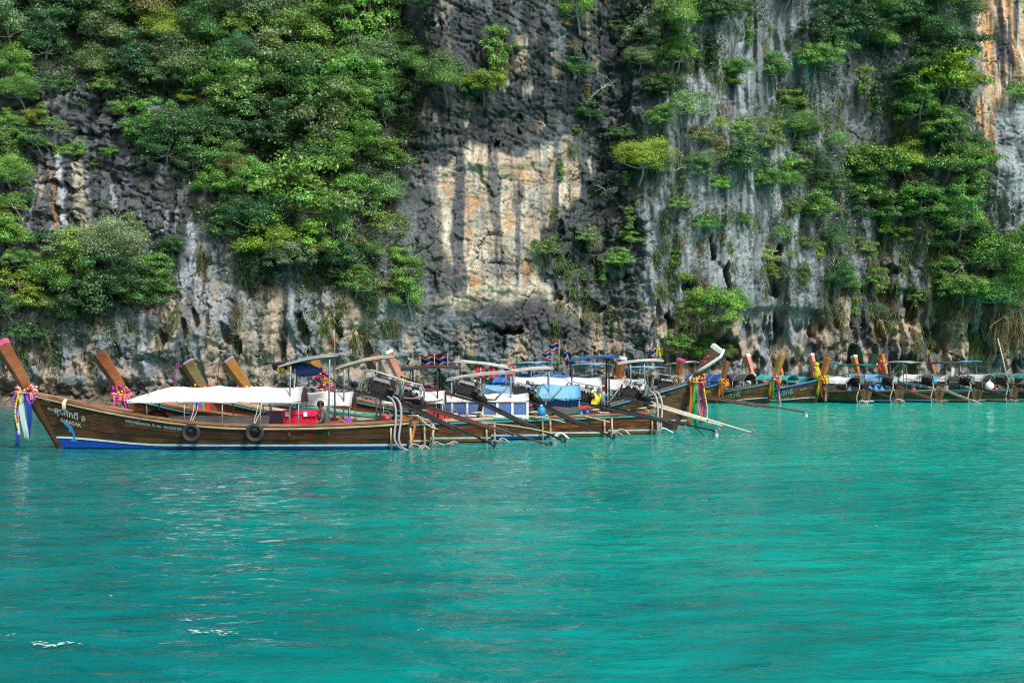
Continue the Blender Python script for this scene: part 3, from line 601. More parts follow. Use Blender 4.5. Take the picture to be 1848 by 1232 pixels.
# ground cover between the trees, on the slope behind them: nobody could count it
def scatter_mesh(name, spots, per, size, colr, label, blade=False):
    V, F, Cc = [], [], []; off = 0
    for (px, py, rx, ry) in spots:
        x, y, z = on_cliff(px, py); k = y / FOC
        n = int(per * rx * ry / 100)
        if n < 4: n = 4
        if not blade:
            a = nr.normal(size=(n, 2)) * .55
            qx = px + a[:, 0] * rx; qy = py + a[:, 1] * ry
            P = np.array([(x + (u - px) * k, 0, z - (w_ - py) * k) for u, w_ in zip(qx, qy)])
            P[:, 1] = [cliff_y(q[0], q[2]) - abs(nr.normal()) * .25 - .05 for q in P]
            Nn = unit(np.array([0, -.7, .6]) + .7 * nr.normal(size=(n, 3)))
            col = np.array(colr[nr.integers(len(colr))]) * nr.uniform(.6, 1.4, (n, 1))
            vv, ff, kk = leaf_quads(P, Nn, size, size * .55, col)
        else:
            # drooping blades: three joined quads each, arching out of a root and hanging down
            n = max(14, int(per * rx * ry / 100))
            ox = nr.normal(size=n) * rx * .45 * k; L_ = ry * k * nr.uniform(.35, 1.0, n) * 1.15
            dirx = nr.normal(size=n) * .38; root = np.stack([x + ox, np.full(n, y), z + ry * k * .25 + nr.normal(size=n) * ry * k * .55], 1)
            root[:, 1] = [cliff_y(q[0], q[2]) - .05 for q in root]
            s_ = np.array([0, .25, .6, 1.0]); pts = root[:, None, :] + np.stack([dirx[:, None] * s_ * L_[:, None], -(.34 * np.sin(s_ * 2.2))[None] * L_[:, None] * nr.uniform(.4, 1.2, (n, 1)), (.16 * np.sin(s_ * 3.14) - .85 * s_ ** 1.5)[None] * L_[:, None]], -1)
            wd = .028 * np.array([.8, 1, .7, .1]); sx = np.stack([np.ones(n), nr.normal(size=n) * .5, np.zeros(n)], 1)
            a_ = pts - sx[:, None] * wd[None, :, None]; b_ = pts + sx[:, None] * wd[None, :, None]
            vv = np.concatenate([a_, b_], 1).reshape(-1, 3); bi = np.arange(n)[:, None] * 8
            ff = np.concatenate([np.stack([bi + j, bi + j + 4, bi + j + 5, bi + j + 1], -1).reshape(-1, 4) for j in range(3)])
            col = np.array(colr[nr.integers(len(colr))]) * nr.uniform(.6, 1.4, (n, 1)); kk = np.repeat(col, 8, 0)
        V.append(vv); F.append(ff + off); Cc.append(kk); off += len(vv)
    me = mesh_np(name, np.concatenate(V), np.concatenate(F)); set_color(me, np.concatenate(Cc))
    me.materials.append(GRASS if blade else LEAF); o = link(name, me); tag(o, label, None, None, 'stuff'); return o
def inpoly(pts, n, seed):
    q = np.random.default_rng(seed); out = []
    xs_, ys_ = [p[0] for p in pts], [p[1] for p in pts]
    while len(out) < n:
        a = np.array([q.uniform(min(xs_), max(xs_)), q.uniform(min(ys_), max(ys_))])
        if poly_mask(a[:1], a[1:], pts, .01)[0] > .5: out.append((float(a[0]), float(a[1])))
    return out
JUNG = [(-30, -40), (760, -40), (740, 240), (720, 330), (640, 500), (470, 520), (400, 440), (340, 310), (300, 200), (210, 170), (60, 150), (-30, 200)]
JUNG2 = [(-30, 470), (60, 450), (280, 430), (310, 520), (250, 590), (100, 620), (-30, 620)]
RIGHTV = [(1440, -40), (1750, -40), (1770, 260), (1790, 300), (1830, 430), (1848, 560), (1700, 570), (1640, 420), (1540, 400), (1470, 480), (1440, 250)]
MIDV = [(1120, -40), (1420, -40), (1400, 40), (1330, 20), (1290, 110), (1260, 150), (1160, 170), (1130, 90)]
sp = [(a, b, 34, 30) for a, b in inpoly(JUNG, 210, 1)] + [(a, b, 26, 24) for a, b in inpoly(JUNG2, 40, 2)] + [(a, b, 30, 30) for a, b in inpoly(RIGHTV, 70, 3)] + [(a, b, 26, 24) for a, b in inpoly(MIDV, 40, 4)]
scatter_mesh('undergrowth', sp, 24, .17, [(.03, .075, .022), (.045, .10, .025), (.06, .12, .03), (.035, .07, .03)], 'dense leafy undergrowth on the jungle slopes')
ch = [(a, b, 10, 14) for a, b in inpoly([(1000, 250), (1080, 240), (1180, 260), (1180, 600), (1080, 610), (985, 520), (990, 420)], 70, 5)] + [(a, b, 12, 22) for a, b in inpoly([(1180, 150), (1480, 150), (1480, 560), (1180, 600)], 90, 6)] + [(a, b, 14, 22) for a, b in inpoly([(560, 430), (760, 400), (760, 600), (620, 560), (540, 600)], 40, 7)] + [(a, b, 12, 26) for a, b in inpoly([(1480, 380), (1840, 420), (1840, 660), (1480, 640)], 60, 8)]
ch += [(a, b, 8, 12) for a, b in inpoly([(40, 150), (330, 140), (320, 430), (0, 430), (0, 300)], 26, 9)] + [(a, b, 9, 20) for a, b in inpoly([(0, 600), (700, 560), (740, 660), (0, 680)], 26, 10)]
scatter_mesh('creeping_plants', ch, 26, .13, [(.05, .11, .025), (.09, .15, .03), (.13, .16, .035), (.03, .07, .02), (.10, .12, .05)], 'creeping plants clinging to cracks in the bare rock')
gr = [(a, b, 10, 14) for a, b in inpoly([(1180, 40), (1480, 20), (1470, 520), (1180, 560)], 70, 12)] + [(a, b, 9, 17) for a, b in inpoly([(1490, 350), (1700, 400), (1840, 560), (1840, 640), (1480, 600)], 70, 13)] + [(a, b, 9, 13) for a, b in inpoly([(980, 380), (1080, 400), (1100, 560), (1000, 640)], 26, 14)] + [(a, b, 9, 16) for a, b in inpoly([(540, 470), (760, 480), (760, 620), (560, 620)], 22, 15)] + [(a, b, 9, 16) for a, b in inpoly([(1440, 150), (1760, 220), (1740, 330), (1460, 300)], 30, 17)]
gr += [(42, 640, 10, 18), (68, 648, 8, 16), (95, 640, 9, 16), (285, 620, 7, 14), (235, 590, 7, 12), (315, 570, 8, 20), (508, 626, 7, 9), (558, 632, 8, 10), (580, 600, 9, 18), (548, 590, 6, 18), (1760, 620, 14, 26), (1782, 640, 10, 20), (1655, 630, 10, 18), (1838, 590, 12, 36), (1010, 480, 14, 20), (1030, 490, 12, 18), (985, 470, 14, 18), (1390, 640, 8, 14), (1690, 470, 14, 40), (1705, 530, 14, 36), (1800, 590, 14, 40), (1265, 640, 20, 24), (1240, 600, 14, 26), (445, 500, 8, 30), (365, 470, 8, 26), (430, 570, 8, 26), (103, 270, 14, 12), (1008, 640, 10, 12), (940, 655, 8, 10)]
scatter_mesh('hanging_grass', gr, 30, .1, [(.11, .125, .04), (.09, .125, .03), (.075, .125, .028), (.15, .125, .06), (.06, .115, .025), (.09, .105, .04)], 'tufts of drooping olive and straw grass hanging on the rock', True)
# ------------------------------------------------------------------ boats: helpers
class MB:
    def __init__(s): s.v = []; s.f = []; s.m = []; s.sm = []; s.cur = 0; s.M = None
    def add(s, v, f, smooth=False):
        o = len(s.v)
        for p in v:
            p = Vector(p); s.v.append(tuple(s.M @ p) if s.M is not None else tuple(p))
        for q in f: s.f.append([i + o for i in q]); s.m.append(s.cur); s.sm.append(smooth)
        return s
    def box(s, c, d, rot=None, tx=1, ty=1):
        x, y, z = d[0] / 2, d[1] / 2, d[2] / 2
        v = [Vector((a * x * (tx if k > 0 else 1), b * y * (ty if k > 0 else 1), k * z)) for k in (-1, 1) for a, b in ((-1, -1), (1, -1), (1, 1), (-1, 1))]
        if rot is not None: v = [rot @ p for p in v]
        c = Vector(c)
        return s.add([p + c for p in v], [(3, 2, 1, 0), (4, 5, 6, 7), (0, 1, 5, 4), (1, 2, 6, 5), (2, 3, 7, 6), (3, 0, 4, 7)])
    def tube(s, pts, r, seg=6, caps=True):
        pts = [Vector(p) for p in pts]; n = len(pts)
        rr = r if isinstance(r, (list, tuple)) else [r] * n
        V = []; up = None
        for i, p in enumerate(pts):
            t = (pts[min(i + 1, n - 1)] - pts[max(i - 1, 0)]).normalized()
            if up is None: up = Vector((0, 0, 1)) if abs(t.z) < .9 else Vector((0, 1, 0))
            a = t.cross(up)
            if a.length < 1e-4: a = t.cross(Vector((1, .2, .1)))
            a.normalize(); b = a.cross(t); up = b
            for k in range(seg):
                h = 2 * math.pi * k / seg; V.append(p + (a * math.cos(h) + b * math.sin(h)) * rr[i])
        F = [(i * seg + k, i * seg + (k + 1) % seg, (i + 1) * seg + (k + 1) % seg, (i + 1) * seg + k) for i in range(n - 1) for k in range(seg)]
        s.add(V, F, True)
        if caps:
            o = len(s.v) - len(V)
            s.f += [[o + k for k in range(seg)][::-1], [o + (n - 1) * seg + k for k in range(seg)]]; s.m += [s.cur] * 2; s.sm += [False] * 2
        return s
    def ball(s, c, r, seg=8, rings=5, sc=(1, 1, 1)):
        c = Vector(c); V = []; F = []
        for i in range(rings + 1):
            a = math.pi * i / rings
            for k in range(seg):
                h = 2 * math.pi * k / seg; V.append(c + Vector((math.sin(a) * math.cos(h) * r * sc[0], math.sin(a) * math.sin(h) * r * sc[1], math.cos(a) * r * sc[2])))
        for i in range(rings):
            for k in range(seg): F.append((i * seg + k, (i + 1) * seg + k, (i + 1) * seg + (k + 1) % seg, i * seg + (k + 1) % seg))
        return s.add(V, F, True)
    def sheet(s, P, off, smooth=True):
        """a grid of points thickened by the vector `off` into a closed slab"""
        nr_, nc = len(P), len(P[0]); off = Vector(off)
        V = [Vector(p) for r in P for p in r]; n = len(V); V += [p + off for p in V]
        F = []
        for i in range(nr_ - 1):
            for j in range(nc - 1):
                a, b, c, d = i * nc + j, i * nc + j + 1, (i + 1) * nc + j + 1, (i + 1) * nc + j
                F += [(a, b, c, d), (d + n, c + n, b + n, a + n)]
        for i in range(nr_ - 1):
            for j in (0, nc - 1): a, d = i * nc + j, (i + 1) * nc + j; F.append((a, d, d + n, a + n))
        for j in range(nc - 1):
            for i in (0, nr_ - 1): a, b = i * nc + j, i * nc + j + 1; F.append((a, b, b + n, a + n))
        return s.add(V, F, smooth)
    def loft(s, secs, smooth=False, caps=True):
        k = len(secs[0]); V = [p for q in secs for p in q]
        F = [(i * k + j, i * k + (j + 1) % k, (i + 1) * k + (j + 1) % k, (i + 1) * k + j) for i in range(len(secs) - 1) for j in range(k)]
        s.add(V, F, smooth)
        if caps:
            o = len(s.v) - len(V); s.f += [[o + j for j in range(k)][::-1], [o + (len(secs) - 1) * k + j for j in range(k)]]; s.m += [s.cur] * 2; s.sm += [False] * 2
        return s
    def build(s, name, mats, parent=None):
        me = bpy.data.meshes.new(name); me.from_pydata(s.v, [], s.f); me.update()
        for m in (mats if isinstance(mats, (list, tuple)) else [mats]): me.materials.append(m)
        me.polygons.foreach_set('material_index', s.m); me.polygons.foreach_set('use_smooth', s.sm)
        return link(name, me, None, parent)
def bez(p0, p1, p2, p3, n=8):
    p0, p1, p2, p3 = map(Vector, (p0, p1, p2, p3))
    return [p0 * (1 - t) ** 3 + p1 * 3 * t * (1 - t) ** 2 + p2 * 3 * t * t * (1 - t) + p3 * t ** 3 for t in [i / n for i in range(n + 1)]]
def ss1(a, b, x):
    t = min(max((x - a) / (b - a), 0), 1); return t * t * (3 - 2 * t)
# materials of the boats
W = {'hull': wood_mat('hull_timber', (.058, .026, .0095), (.012, .008, .0045), .3, .5, (.125, .062, .025)),
     'hull2': wood_mat('red_hull_timber', (.125, .042, .015), (.03, .014, .007), .4, .45, (.27, .10, .035)),
     'hull3': wood_mat('old_hull_timber', (.085, .052, .026), (.02, .014, .009), .55, .3, (.17, .11, .06)),
     'prow': wood_mat('prow_timber', (.235, .078, .028), (.09, .03, .012), .3, .5, (.36, .14, .055)),
     'prow_o': wood_mat('orange_prow_timber', (.42, .125, .03), (.22, .06, .015), .3, .5, (.62, .26, .08)),
     'prow_y': wood_mat('honey_prow_timber', (.36, .165, .035), (.20, .08, .016), .3, .5, (.46, .24, .06)),
     'prow_d': wood_mat('dark_prow_timber', (.14, .075, .045), (.045, .025, .018), .4, .4, (.22, .13, .08)),
     'prow_g': wood_mat('olive_prow_timber', (.15, .115, .045), (.07, .05, .02), .4, .4, (.24, .18, .08)),
     'prow_p': wood_mat('pink_prow_timber', (.52, .21, .15), (.32, .11, .07), .4, .4, (.62, .34, .27)),
     'deck': wood_mat('deck_timber', (.30, .19, .12), (.15, .085, .05), .55, .3, (.42, .30, .21)),
     'deck_o': wood_mat('orange_deck_timber', (.56, .24, .055), (.38, .14, .03), .35, .5, (.66, .33, .10)),
     'rail': wood_mat('rail_timber', (.25, .12, .06), (.11, .05, .025), .45, .4, (.42, .25, .15)),
     'pale': wood_mat('pale_timber', (.44, .32, .20), (.24, .16, .09), .6, .3, (.58, .46, .33))}
P_ = {'teal': (.055, .27, .31), 'blue': (.007, .05, .30), 'sky': (.10, .36, .60), 'white': (.66, .67, .66), 'strip': (.38, .53, .52), 'grn': (.10, .30, .22), 'red': (.55, .03, .04), 'grey': (.36, .37, .38), 'dgreen': (.01, .13, .11), 'cream': (.62, .55, .42), 'black': (.014, .014, .016), 'dark': (.03, .026, .024), 'yellow': (.62, .50, .03), 'orange': (.72, .20, .02), 'pink': (.75, .12, .28), 'purple': (.24, .05, .42), 'lilac': (.5, .34, .6), 'green': (.10, .52, .05), 'tgrey': (.40, .41, .42), 'lblue': (.22, .50, .74), 'magenta': (.62, .02, .30), 'salmon': (.80, .34, .24)}
def paint(k): return mat('paint_' + k, P_[k], .42, .22, 5, (1, 3, 3), spec=.45)
def cloth(k): return cloth_mat('cloth_' + k, P_[k])
CANVAS = {'white': cloth_mat('canvas_white', (.70, .70, .69), .8, .12), 'grey': cloth_mat('canvas_grey', (.50, .50, .50), .8, .15), 'blue': cloth_mat('canvas_blue', (.03, .14, .45), .7, .15), 'sky': cloth_mat('canvas_sky', (.15, .40, .64), .7, .15), 'navy': cloth_mat('canvas_navy', (.02, .06, .22), .7, .1), 'teal': cloth_mat('canvas_teal', (.02, .33, .33), .7, .15), 'dgreen': cloth_mat('canvas_green', (.01, .19, .16), .7, .15), 'cream': cloth_mat('canvas_cream', (.66, .58, .44), .8, .2), 'dark': cloth_mat('canvas_dark', (.05, .05, .055), .8, .05)}
STEEL = mat('galvanised_tube', (.26, .285, .285), .45, .25, 8, metal=.3); DARKTUBE = mat('dark_tube', (.025, .025, .028), .45, .3, 8); IRON = mat('engine_iron', (.022, .022, .025), .45, .6, 14, metal=.3, dirt=(.06, .035, .022))
ALU = mat('cast_aluminium', (.22, .23, .23), .45, .3, 14, metal=.6); RADI = mat('radiator_paint', (.12, .17, .16), .5, .3, 9); RUBBER = mat('rubber', (.02, .021, .026), .7, .3, 9); HOSE = mat('hose_plastic', (.31, .295, .26), .5, .2, 9); HOSEG = mat('grey_hose_plastic', (.24, .235, .26), .5, .2, 9); ROPE = mat('rope_fibre', (.50, .44, .34), .9, .3, 30)
BLUEP = mat('blue_plastic', (.02, .22, .50), .35, .1, 4); REDP = mat('red_plastic', (.60, .008, .045), .38, .12, 4); WHITEP = mat('white_plastic', (.72, .72, .70), .4, .12, 4); TARP = cloth_mat('grey_tarpaulin', (.68, .67, .67), .7, .1)
LETTER = mat('lettering_paint', (.42, .44, .30), .5, .25, 20); LETTER_B = mat('pale_blue_lettering', (.32, .45, .44), .5, .35, 20); DOLPH = mat('dolphin_paint', (.03, .20, .46), .5, .3, 10)
SEAM = mat('canvas_seam', (.42, .42, .41), .9, .2, 9)

class Hull:
    def __init__(s, L=10.6, rake=.8, B=1.75, zs=.8, zm=.66, zb=1.62, p=1.8, zk=-.32):
        s.L, s.rake, s.B, s.zs, s.zm, s.zb, s.p, s.zk0 = L, rake, B, zs, zm, zb, p, zk
    def zg(s, t):
        z = s.zm
        if t < .35: z += (s.zs - s.zm) * (1 - t / .35) ** 2
        if t > .42: z += (s.zb - s.zm) * ((t - .42) / .58) ** s.p
        return z
    def zk(s, t): return s.zk0 + .2 * (1 - min(t / .12, 1)) ** 2
    def half(s, t):
        if t < .4: f = .66 + .34 * math.sin(math.pi / 2 * t / .4)
        else: f = 1 - ((t - .4) / .6) ** 2.3
        return s.B / 2 * max(f, 0) + .035
    def ends(s, z):
        return -.12 * z, s.L - s.rake * (1 - z / s.zb)
    def y(s, t, z):
        v_ = min(max((z - s.zk(t)) / (s.zg(t) - s.zk(t)), 0), 1.1)
        k = .38 + .62 * v_ ** .62
        return s.half(t) * k
    def x(s, t, z): a, b = s.ends(z); return a + t * (b - a)
    def t_at(s, x, z): a, b = s.ends(z); return min(max((x - a) / (b - a), 0), 1)
    def pt(s, t, z, side, off=0): return (s.x(t, z), side * (s.y(t, z) + off), z)
TS = [0, .04, .1, .17, .25, .33, .41, .49, .57, .64, .71, .77, .82, .87, .91, .945, .975, 1.0]
def strake(h, zl, zh, side, thick=.035, proud=.0, ts=TS):
    secs = []
    for t in ts:
        a, b = zl(t), zh(t)
        yl, yh = h.y(t, a), h.y(t, b)
        secs.append([(h.x(t, a), side * (yl + .011 + proud), a), (h.x(t, b), side * (yh + .001 + proud), b), (h.x(t, b), side * max(yh - thick, .004), b), (h.x(t, a), side * max(yl - thick, .002), a)])
    return MB().loft(secs)
def text_mesh(body, size):
    c = bpy.data.curves.new('t', 'FONT'); c.body = body; c.size = size; c.resolution_u = 2; c.offset = size * .012
    o = bpy.data.objects.new('t', c); COL.objects.link(o)
    dg = bpy.context.evaluated_depsgraph_get(); me = bpy.data.meshes.new_from_object(o.evaluated_get(dg))
    v = [tuple(q.co) for q in me.vertices]; f = [list(p.vertices) for p in me.polygons]
    bpy.data.objects.remove(o); bpy.data.curves.remove(c); bpy.data.meshes.remove(me)
    return v, f
def on_hull(b, name, v2, f, x0, below, m, slope=0.0):
    """flat shape (u to the reader's right, w up) painted on the side that faces the viewer"""
    h, side = b['hull'], b['near']; V = []
    for u, w_, *_ in v2:
        x = x0 - u * side
        t0 = h.t_at(x, h.zg(.8)); z = h.zg(t0) - below + w_ + slope * u
        t = h.t_at(x, z); V.append((x, side * (h.y(t, z) + .018), z))
    mb = MB(); mb.add(V, f); return mb.build(name, m, b['root'])
def letter(b, body, size, x0, below, m=None, slope=0.0):
    v_, f = text_mesh(body, size); return on_hull(b, 'lettering', v_, f, x0, below, m or LETTER, slope)

def boat(label, stern, rz, near, hull=None, wood='hull', prowm='prow', gun='rail', rub='pale', bottom='blue', strip='strip', deckm='deck', prow=(2.95, .85), cap=None, deck_t=.86, sections=None, zb_=(.12, .2), prow_w=1.0, bands=None, foot='black'):
    """long-tail boat: stern at world (x, y), heading rz (0 = bow to +x)"""
    h = hull or Hull()
    root = empty('longtail_boat', (stern[0], stern[1], 0), rz, label, 'boat', 'long-tail boats moored under the cliff')
    b = {'root': root, 'hull': h, 'near': near, 'M': Matrix.Translation((stern[0], stern[1], 0)) @ Matrix.Rotation(rz, 4, 'Z')}
    z1 = lambda t: zb_[0] + zb_[1] * ss1(.68, 1.0, t); z2 = lambda t: z1(t) + .06
    for side in (1, -1):
        strake(h, h.zk, lambda t: .03, side).build('keel_plank', paint(foot), root)
        strake(h, lambda t: .036, lambda t: z1(t) - .003, side).build('bottom_plank', paint(bottom), root)
        strake(h, z1, lambda t: z2(t) - .003, side, proud=.006).build('waterline_strip', paint(strip), root)
        n = 4
        for k in range(n):
            lo = lambda t, k=k: z2(t) + (h.zg(t) - z2(t)) * k / n; hi = lambda t, k=k: z2(t) + (h.zg(t) - z2(t)) * (k + 1) / n - .007
            mm = paint(bands[k]) if bands and bands[k] else W[wood]
            strake(h, lo, hi, side).build('plank', mm, root)
        secs = []; sec2 = []
        for t in TS:
            z = h.zg(t); x, y = h.x(t, z), h.y(t, z)
            secs.append([(x, side * (y + .05), z - .02), (x, side * (y + .05), z + .045), (x, side * max(y - .07, .0), z + .055), (x, side * max(y - .07, .0), z - .01)])
            zz = z - .075; y2 = h.y(t, zz)
            sec2.append([(h.x(t, zz), side * (y2 + .045), zz - .028), (h.x(t, zz), side * (y2 + .05), zz + .028), (h.x(t, zz), side * (y2 - .0), zz + .03), (h.x(t, zz), side * (y2 - .0), zz - .03)])
        MB().loft(secs).build('gunwale', W[gun] if gun in W else paint(gun), root)
        MB().loft(sec2).build('rub_rail', W[rub] if rub in W else paint(rub), root)
    # stem and prow post: five-sided timber, wide face aft
    zt, lean = prow; path = [(h.ends(-.3)[1], -.3, .16, .05), (h.ends(.5)[1], .5, .2, .06), (h.ends(h.zb)[1] + .03, h.zb, .30, .10), (h.L + lean * .33, h.zb + (zt - h.zb) * .35, .34, .13), (h.L + lean * .69, h.zb + (zt - h.zb) * .7, .38, .155), (h.L + lean, zt, .44, .18)]
    secs = []
    for i, (x, z, dd, hw) in enumerate(path):
        a = path[max(i - 1, 0)]; c = path[min(i + 1, 5)]
        tx, tz = c[0] - a[0], c[1] - a[1]; l = math.hypot(tx, tz); fx, fz = tz / l, -tx / l
        dd *= prow_w; hw *= prow_w
        secs.append([(x + fx * u * dd, yy * hw, z + fz * u * dd) for u, yy in ((-.5, -1), (.1, -.95), (.5, -.16), (.5, .16), (.1, .95), (-.5, 1))])
    MB().loft(secs[:3]).build('stem', W[wood], root)
    pr = MB().loft(secs[2:]).build('prow', W[prowm], root)
    if cap:
        a, c = secs[-2], secs[-1]; k0 = .72 if cap != 'lilac' else .9
        s0 = [tuple(Vector(p).lerp(Vector(q), k0)) for p, q in zip(a, c)]; cx = sum((Vector(q) for q in c), Vector()) / 6
        grow = lambda q, e=1.06: tuple(cx + (Vector(q) - cx) * e)
        c0 = sum((Vector(q) for q in s0), Vector()) / 6; d = (cx - c0).normalized() * .02
        MB().loft([[tuple(c0 + (Vector(q) - c0) * 1.06) for q in s0], [tuple(Vector(grow(q)) + d) for q in c]]).build('prow_cap', cloth(cap) if cap != 'white' else paint('white'), root)
    b['prow_axis'] = (Vector((h.L + .03, 0, h.zb)), Vector((h.L + lean, 0, zt)))
    # decks, floor, transom, thwarts
    def dk(t0, t1, zf, m, name, n=8, inset=.05):
        P = []
        for i in range(n + 1):
            t = t0 + (t1 - t0) * i / n; z = zf(t); y = max(h.y(t, z) - inset, .01); P.append([(h.x(t, z), -y + 2 * y * j / 4, z + .05 * (1 - (j / 2 - 1) ** 2) * (name != 'floor_deck')) for j in range(5)])
        return MB().sheet(P, (0, 0, -.03)).build(name, m, root)
    dk(deck_t, .995, lambda t: h.zg(t) + .012, W[deckm], 'foredeck')
    dk(.02, deck_t, lambda t: .22, W['deck'], 'floor_deck', 10)
    dk(.005, .10, lambda t: h.zg(t) - .03, W['deck'], 'stern_deck', 3)
    t = deck_t; zt_ = h.zg(t) - .01
    MB().loft([[(h.x(t, z) - .01, y, z) for y, z in ((-h.y(t, z0) + .06, z0), (h.y(t, z0) - .06, z0), (h.y(t, zt_) - .06, zt_), (-h.y(t, zt_) + .06, zt_))] for z0 in (.2,) for z in (0,)] and [[(h.x(t, z0) + dx, sgn * (h.y(t, z0) - .06), z0) for sgn, z0 in ((-1, .2), (1, .2), (1, zt_), (-1, zt_))] for dx in (-.03, 0)]).build('bulkhead', W['prow'], root)
    zs_ = h.zg(0) - .01
    MB().loft([[(h.x(0, z0) + dx, sgn * (h.y(0, z0) - .03), z0) for sgn, z0 in ((-1, -.1), (1, -.1), (1, zs_), (-1, zs_))] for dx in (.005, .05)]).build('transom', W['hull3'], root)
    for tt in (.70, .78):
        z = h.zg(tt) - .1; y = h.y(tt, z) - .045
        MB().box((h.x(tt, z), 0, z), (.16, 2 * y, .05)).build('thwart', paint('white'), root)
    for tt in (.3, .42, .54):
        z = .5; y = h.y(tt, z) - .05
        MB().box((h.x(tt, z), 0, z), (.3, 2 * y, .04)).build('thwart', W['deck'], root)
    return b
def canopy(b, x0, x1, ze, zc, canvas='white', hw=.78, hip=.0, posts=4, tube=None, valance=.06, side_cloth=None, hip_end=0.0, sag=.055):
    """arched awning on tube posts; x0 is the stern end"""
    h, root = b['hull'], b['root']; q = random.Random(int(abs(x0 * 977 + ze * 311)))
    n = 14; P = []
    for i in range(n + 1):
        u = i / n; x = x0 + (x1 - x0) * u
        kz = 1.0
        if hip and u > .78: kz = 1 - hip * ((u - .78) / .22) ** 1.6
        if hip_end and u < .12: kz = 1 - hip_end * ((.12 - u) / .12) ** 1.5
        row = [(x, -hw - .01, ze - valance + q.uniform(-.015, .015))]
        for j in range(9):
            a = -1 + 2 * j / 8; row.append((x + q.uniform(-.01, .01), hw * a, ze + (zc - ze) * (1 - abs(a) ** 2.2) * kz - sag * abs(math.sin(u * math.pi * (posts - 1))) * (1 - a * a) + q.uniform(-.012, .012)))
        row.append((x, hw + .01, ze - valance + q.uniform(-.02, .02)))
        P.append(row)
    c = MB().sheet(P, (0, 0, -.02)).build('canopy', CANVAS[canvas], root)
    tb = tube or STEEL
    for k in range(posts):
        x = x0 + .06 + (x1 - x0 - .5 * bool(hip) - .1) * k / max(posts - 1, 1)
        for s in (1, -1):
            t = h.t_at(x, .8); zg = h.zg(t)
            MB().tube([(x, s * (h.y(t, zg) - .06), zg - .05), (x, s * (hw - .03), ze - .03)], .018, 5).build('canopy_post', tb, c)
        MB().tube([(x, hw * a * .97, ze + (zc - ze) * (1 - abs(a) ** 2.2) - .05) for a in [-1 + j / 4 for j in range(9)]], .014, 4).build('canopy_rib', tb, c)
    for k in range(1, max(int((x1 - x0) / .8), 1) + 1):
        i = min(int(n * k / (int((x1 - x0) / .8) + 1)), n)
        MB().tube([(p[0], p[1], p[2] + .004) for p in P[i]], .009, 4).build('seam', SEAM, c)
    for s in (1, -1):
        MB().tube([(x0 + .02, s * (hw - .02), ze - .03), (x1 - .4 * bool(hip), s * (hw - .02), ze - .03)], .014, 4).build('canopy_rail', tb, c)
    return c
def sunroof(b, x0, x1, z0, z1, canvas='grey', hw=.62, tube=None, posts=(.2, .8), arch=.06, rail=True):
    """small high flat awning over the helmsman: z0 at the stern end x0, z1 at the bow end x1"""
    h, root = b['hull'], b['root']; q = random.Random(int(abs(x1 * 533 + z0 * 211)))
    P = [[(x0 + (x1 - x0) * i / 6, -hw + 2 * hw * j / 4, z0 + (z1 - z0) * i / 6 + arch * (1 - (j / 2 - 1) ** 2) + .06 * math.sin(i / 6 * 3.14) + q.uniform(-.014, .014)) for j in range(5)] for i in range(7)]
    c = MB().sheet(P, (0, 0, -.025)).build('sun_roof', CANVAS[canvas], root); tb = tube or STEEL
    for f in posts:
        x = x0 + (x1 - x0) * f; t = h.t_at(x, .8); zg = h.zg(t); zr = z0 + (z1 - z0) * f
        for s in (1, -1):
            MB().tube([(x, s * (h.y(t, zg) - .06), zg - .3), (x, s * hw * .92, zr - .22), (x, s * hw * .86, zr - .08), (x, s * hw * .7, zr - .02)], .026, 6).build('roof_post', tb, c)
        MB().tube([(x, -hw * .7, zr - .0), (x, 0, zr + .0), (x, hw * .7, zr - .0)], .02, 5).build('roof_bar', tb, c)
    for s in (1, -1): MB().tube([(x0 + (x1 - x0) * f, s * hw * .97, z0 + (z1 - z0) * f - .03 + .06 * math.sin(f * 3.14)) for f in (0, .25, .5, .75, 1)], .02, 5).build('roof_rail', tb, c)
    return c
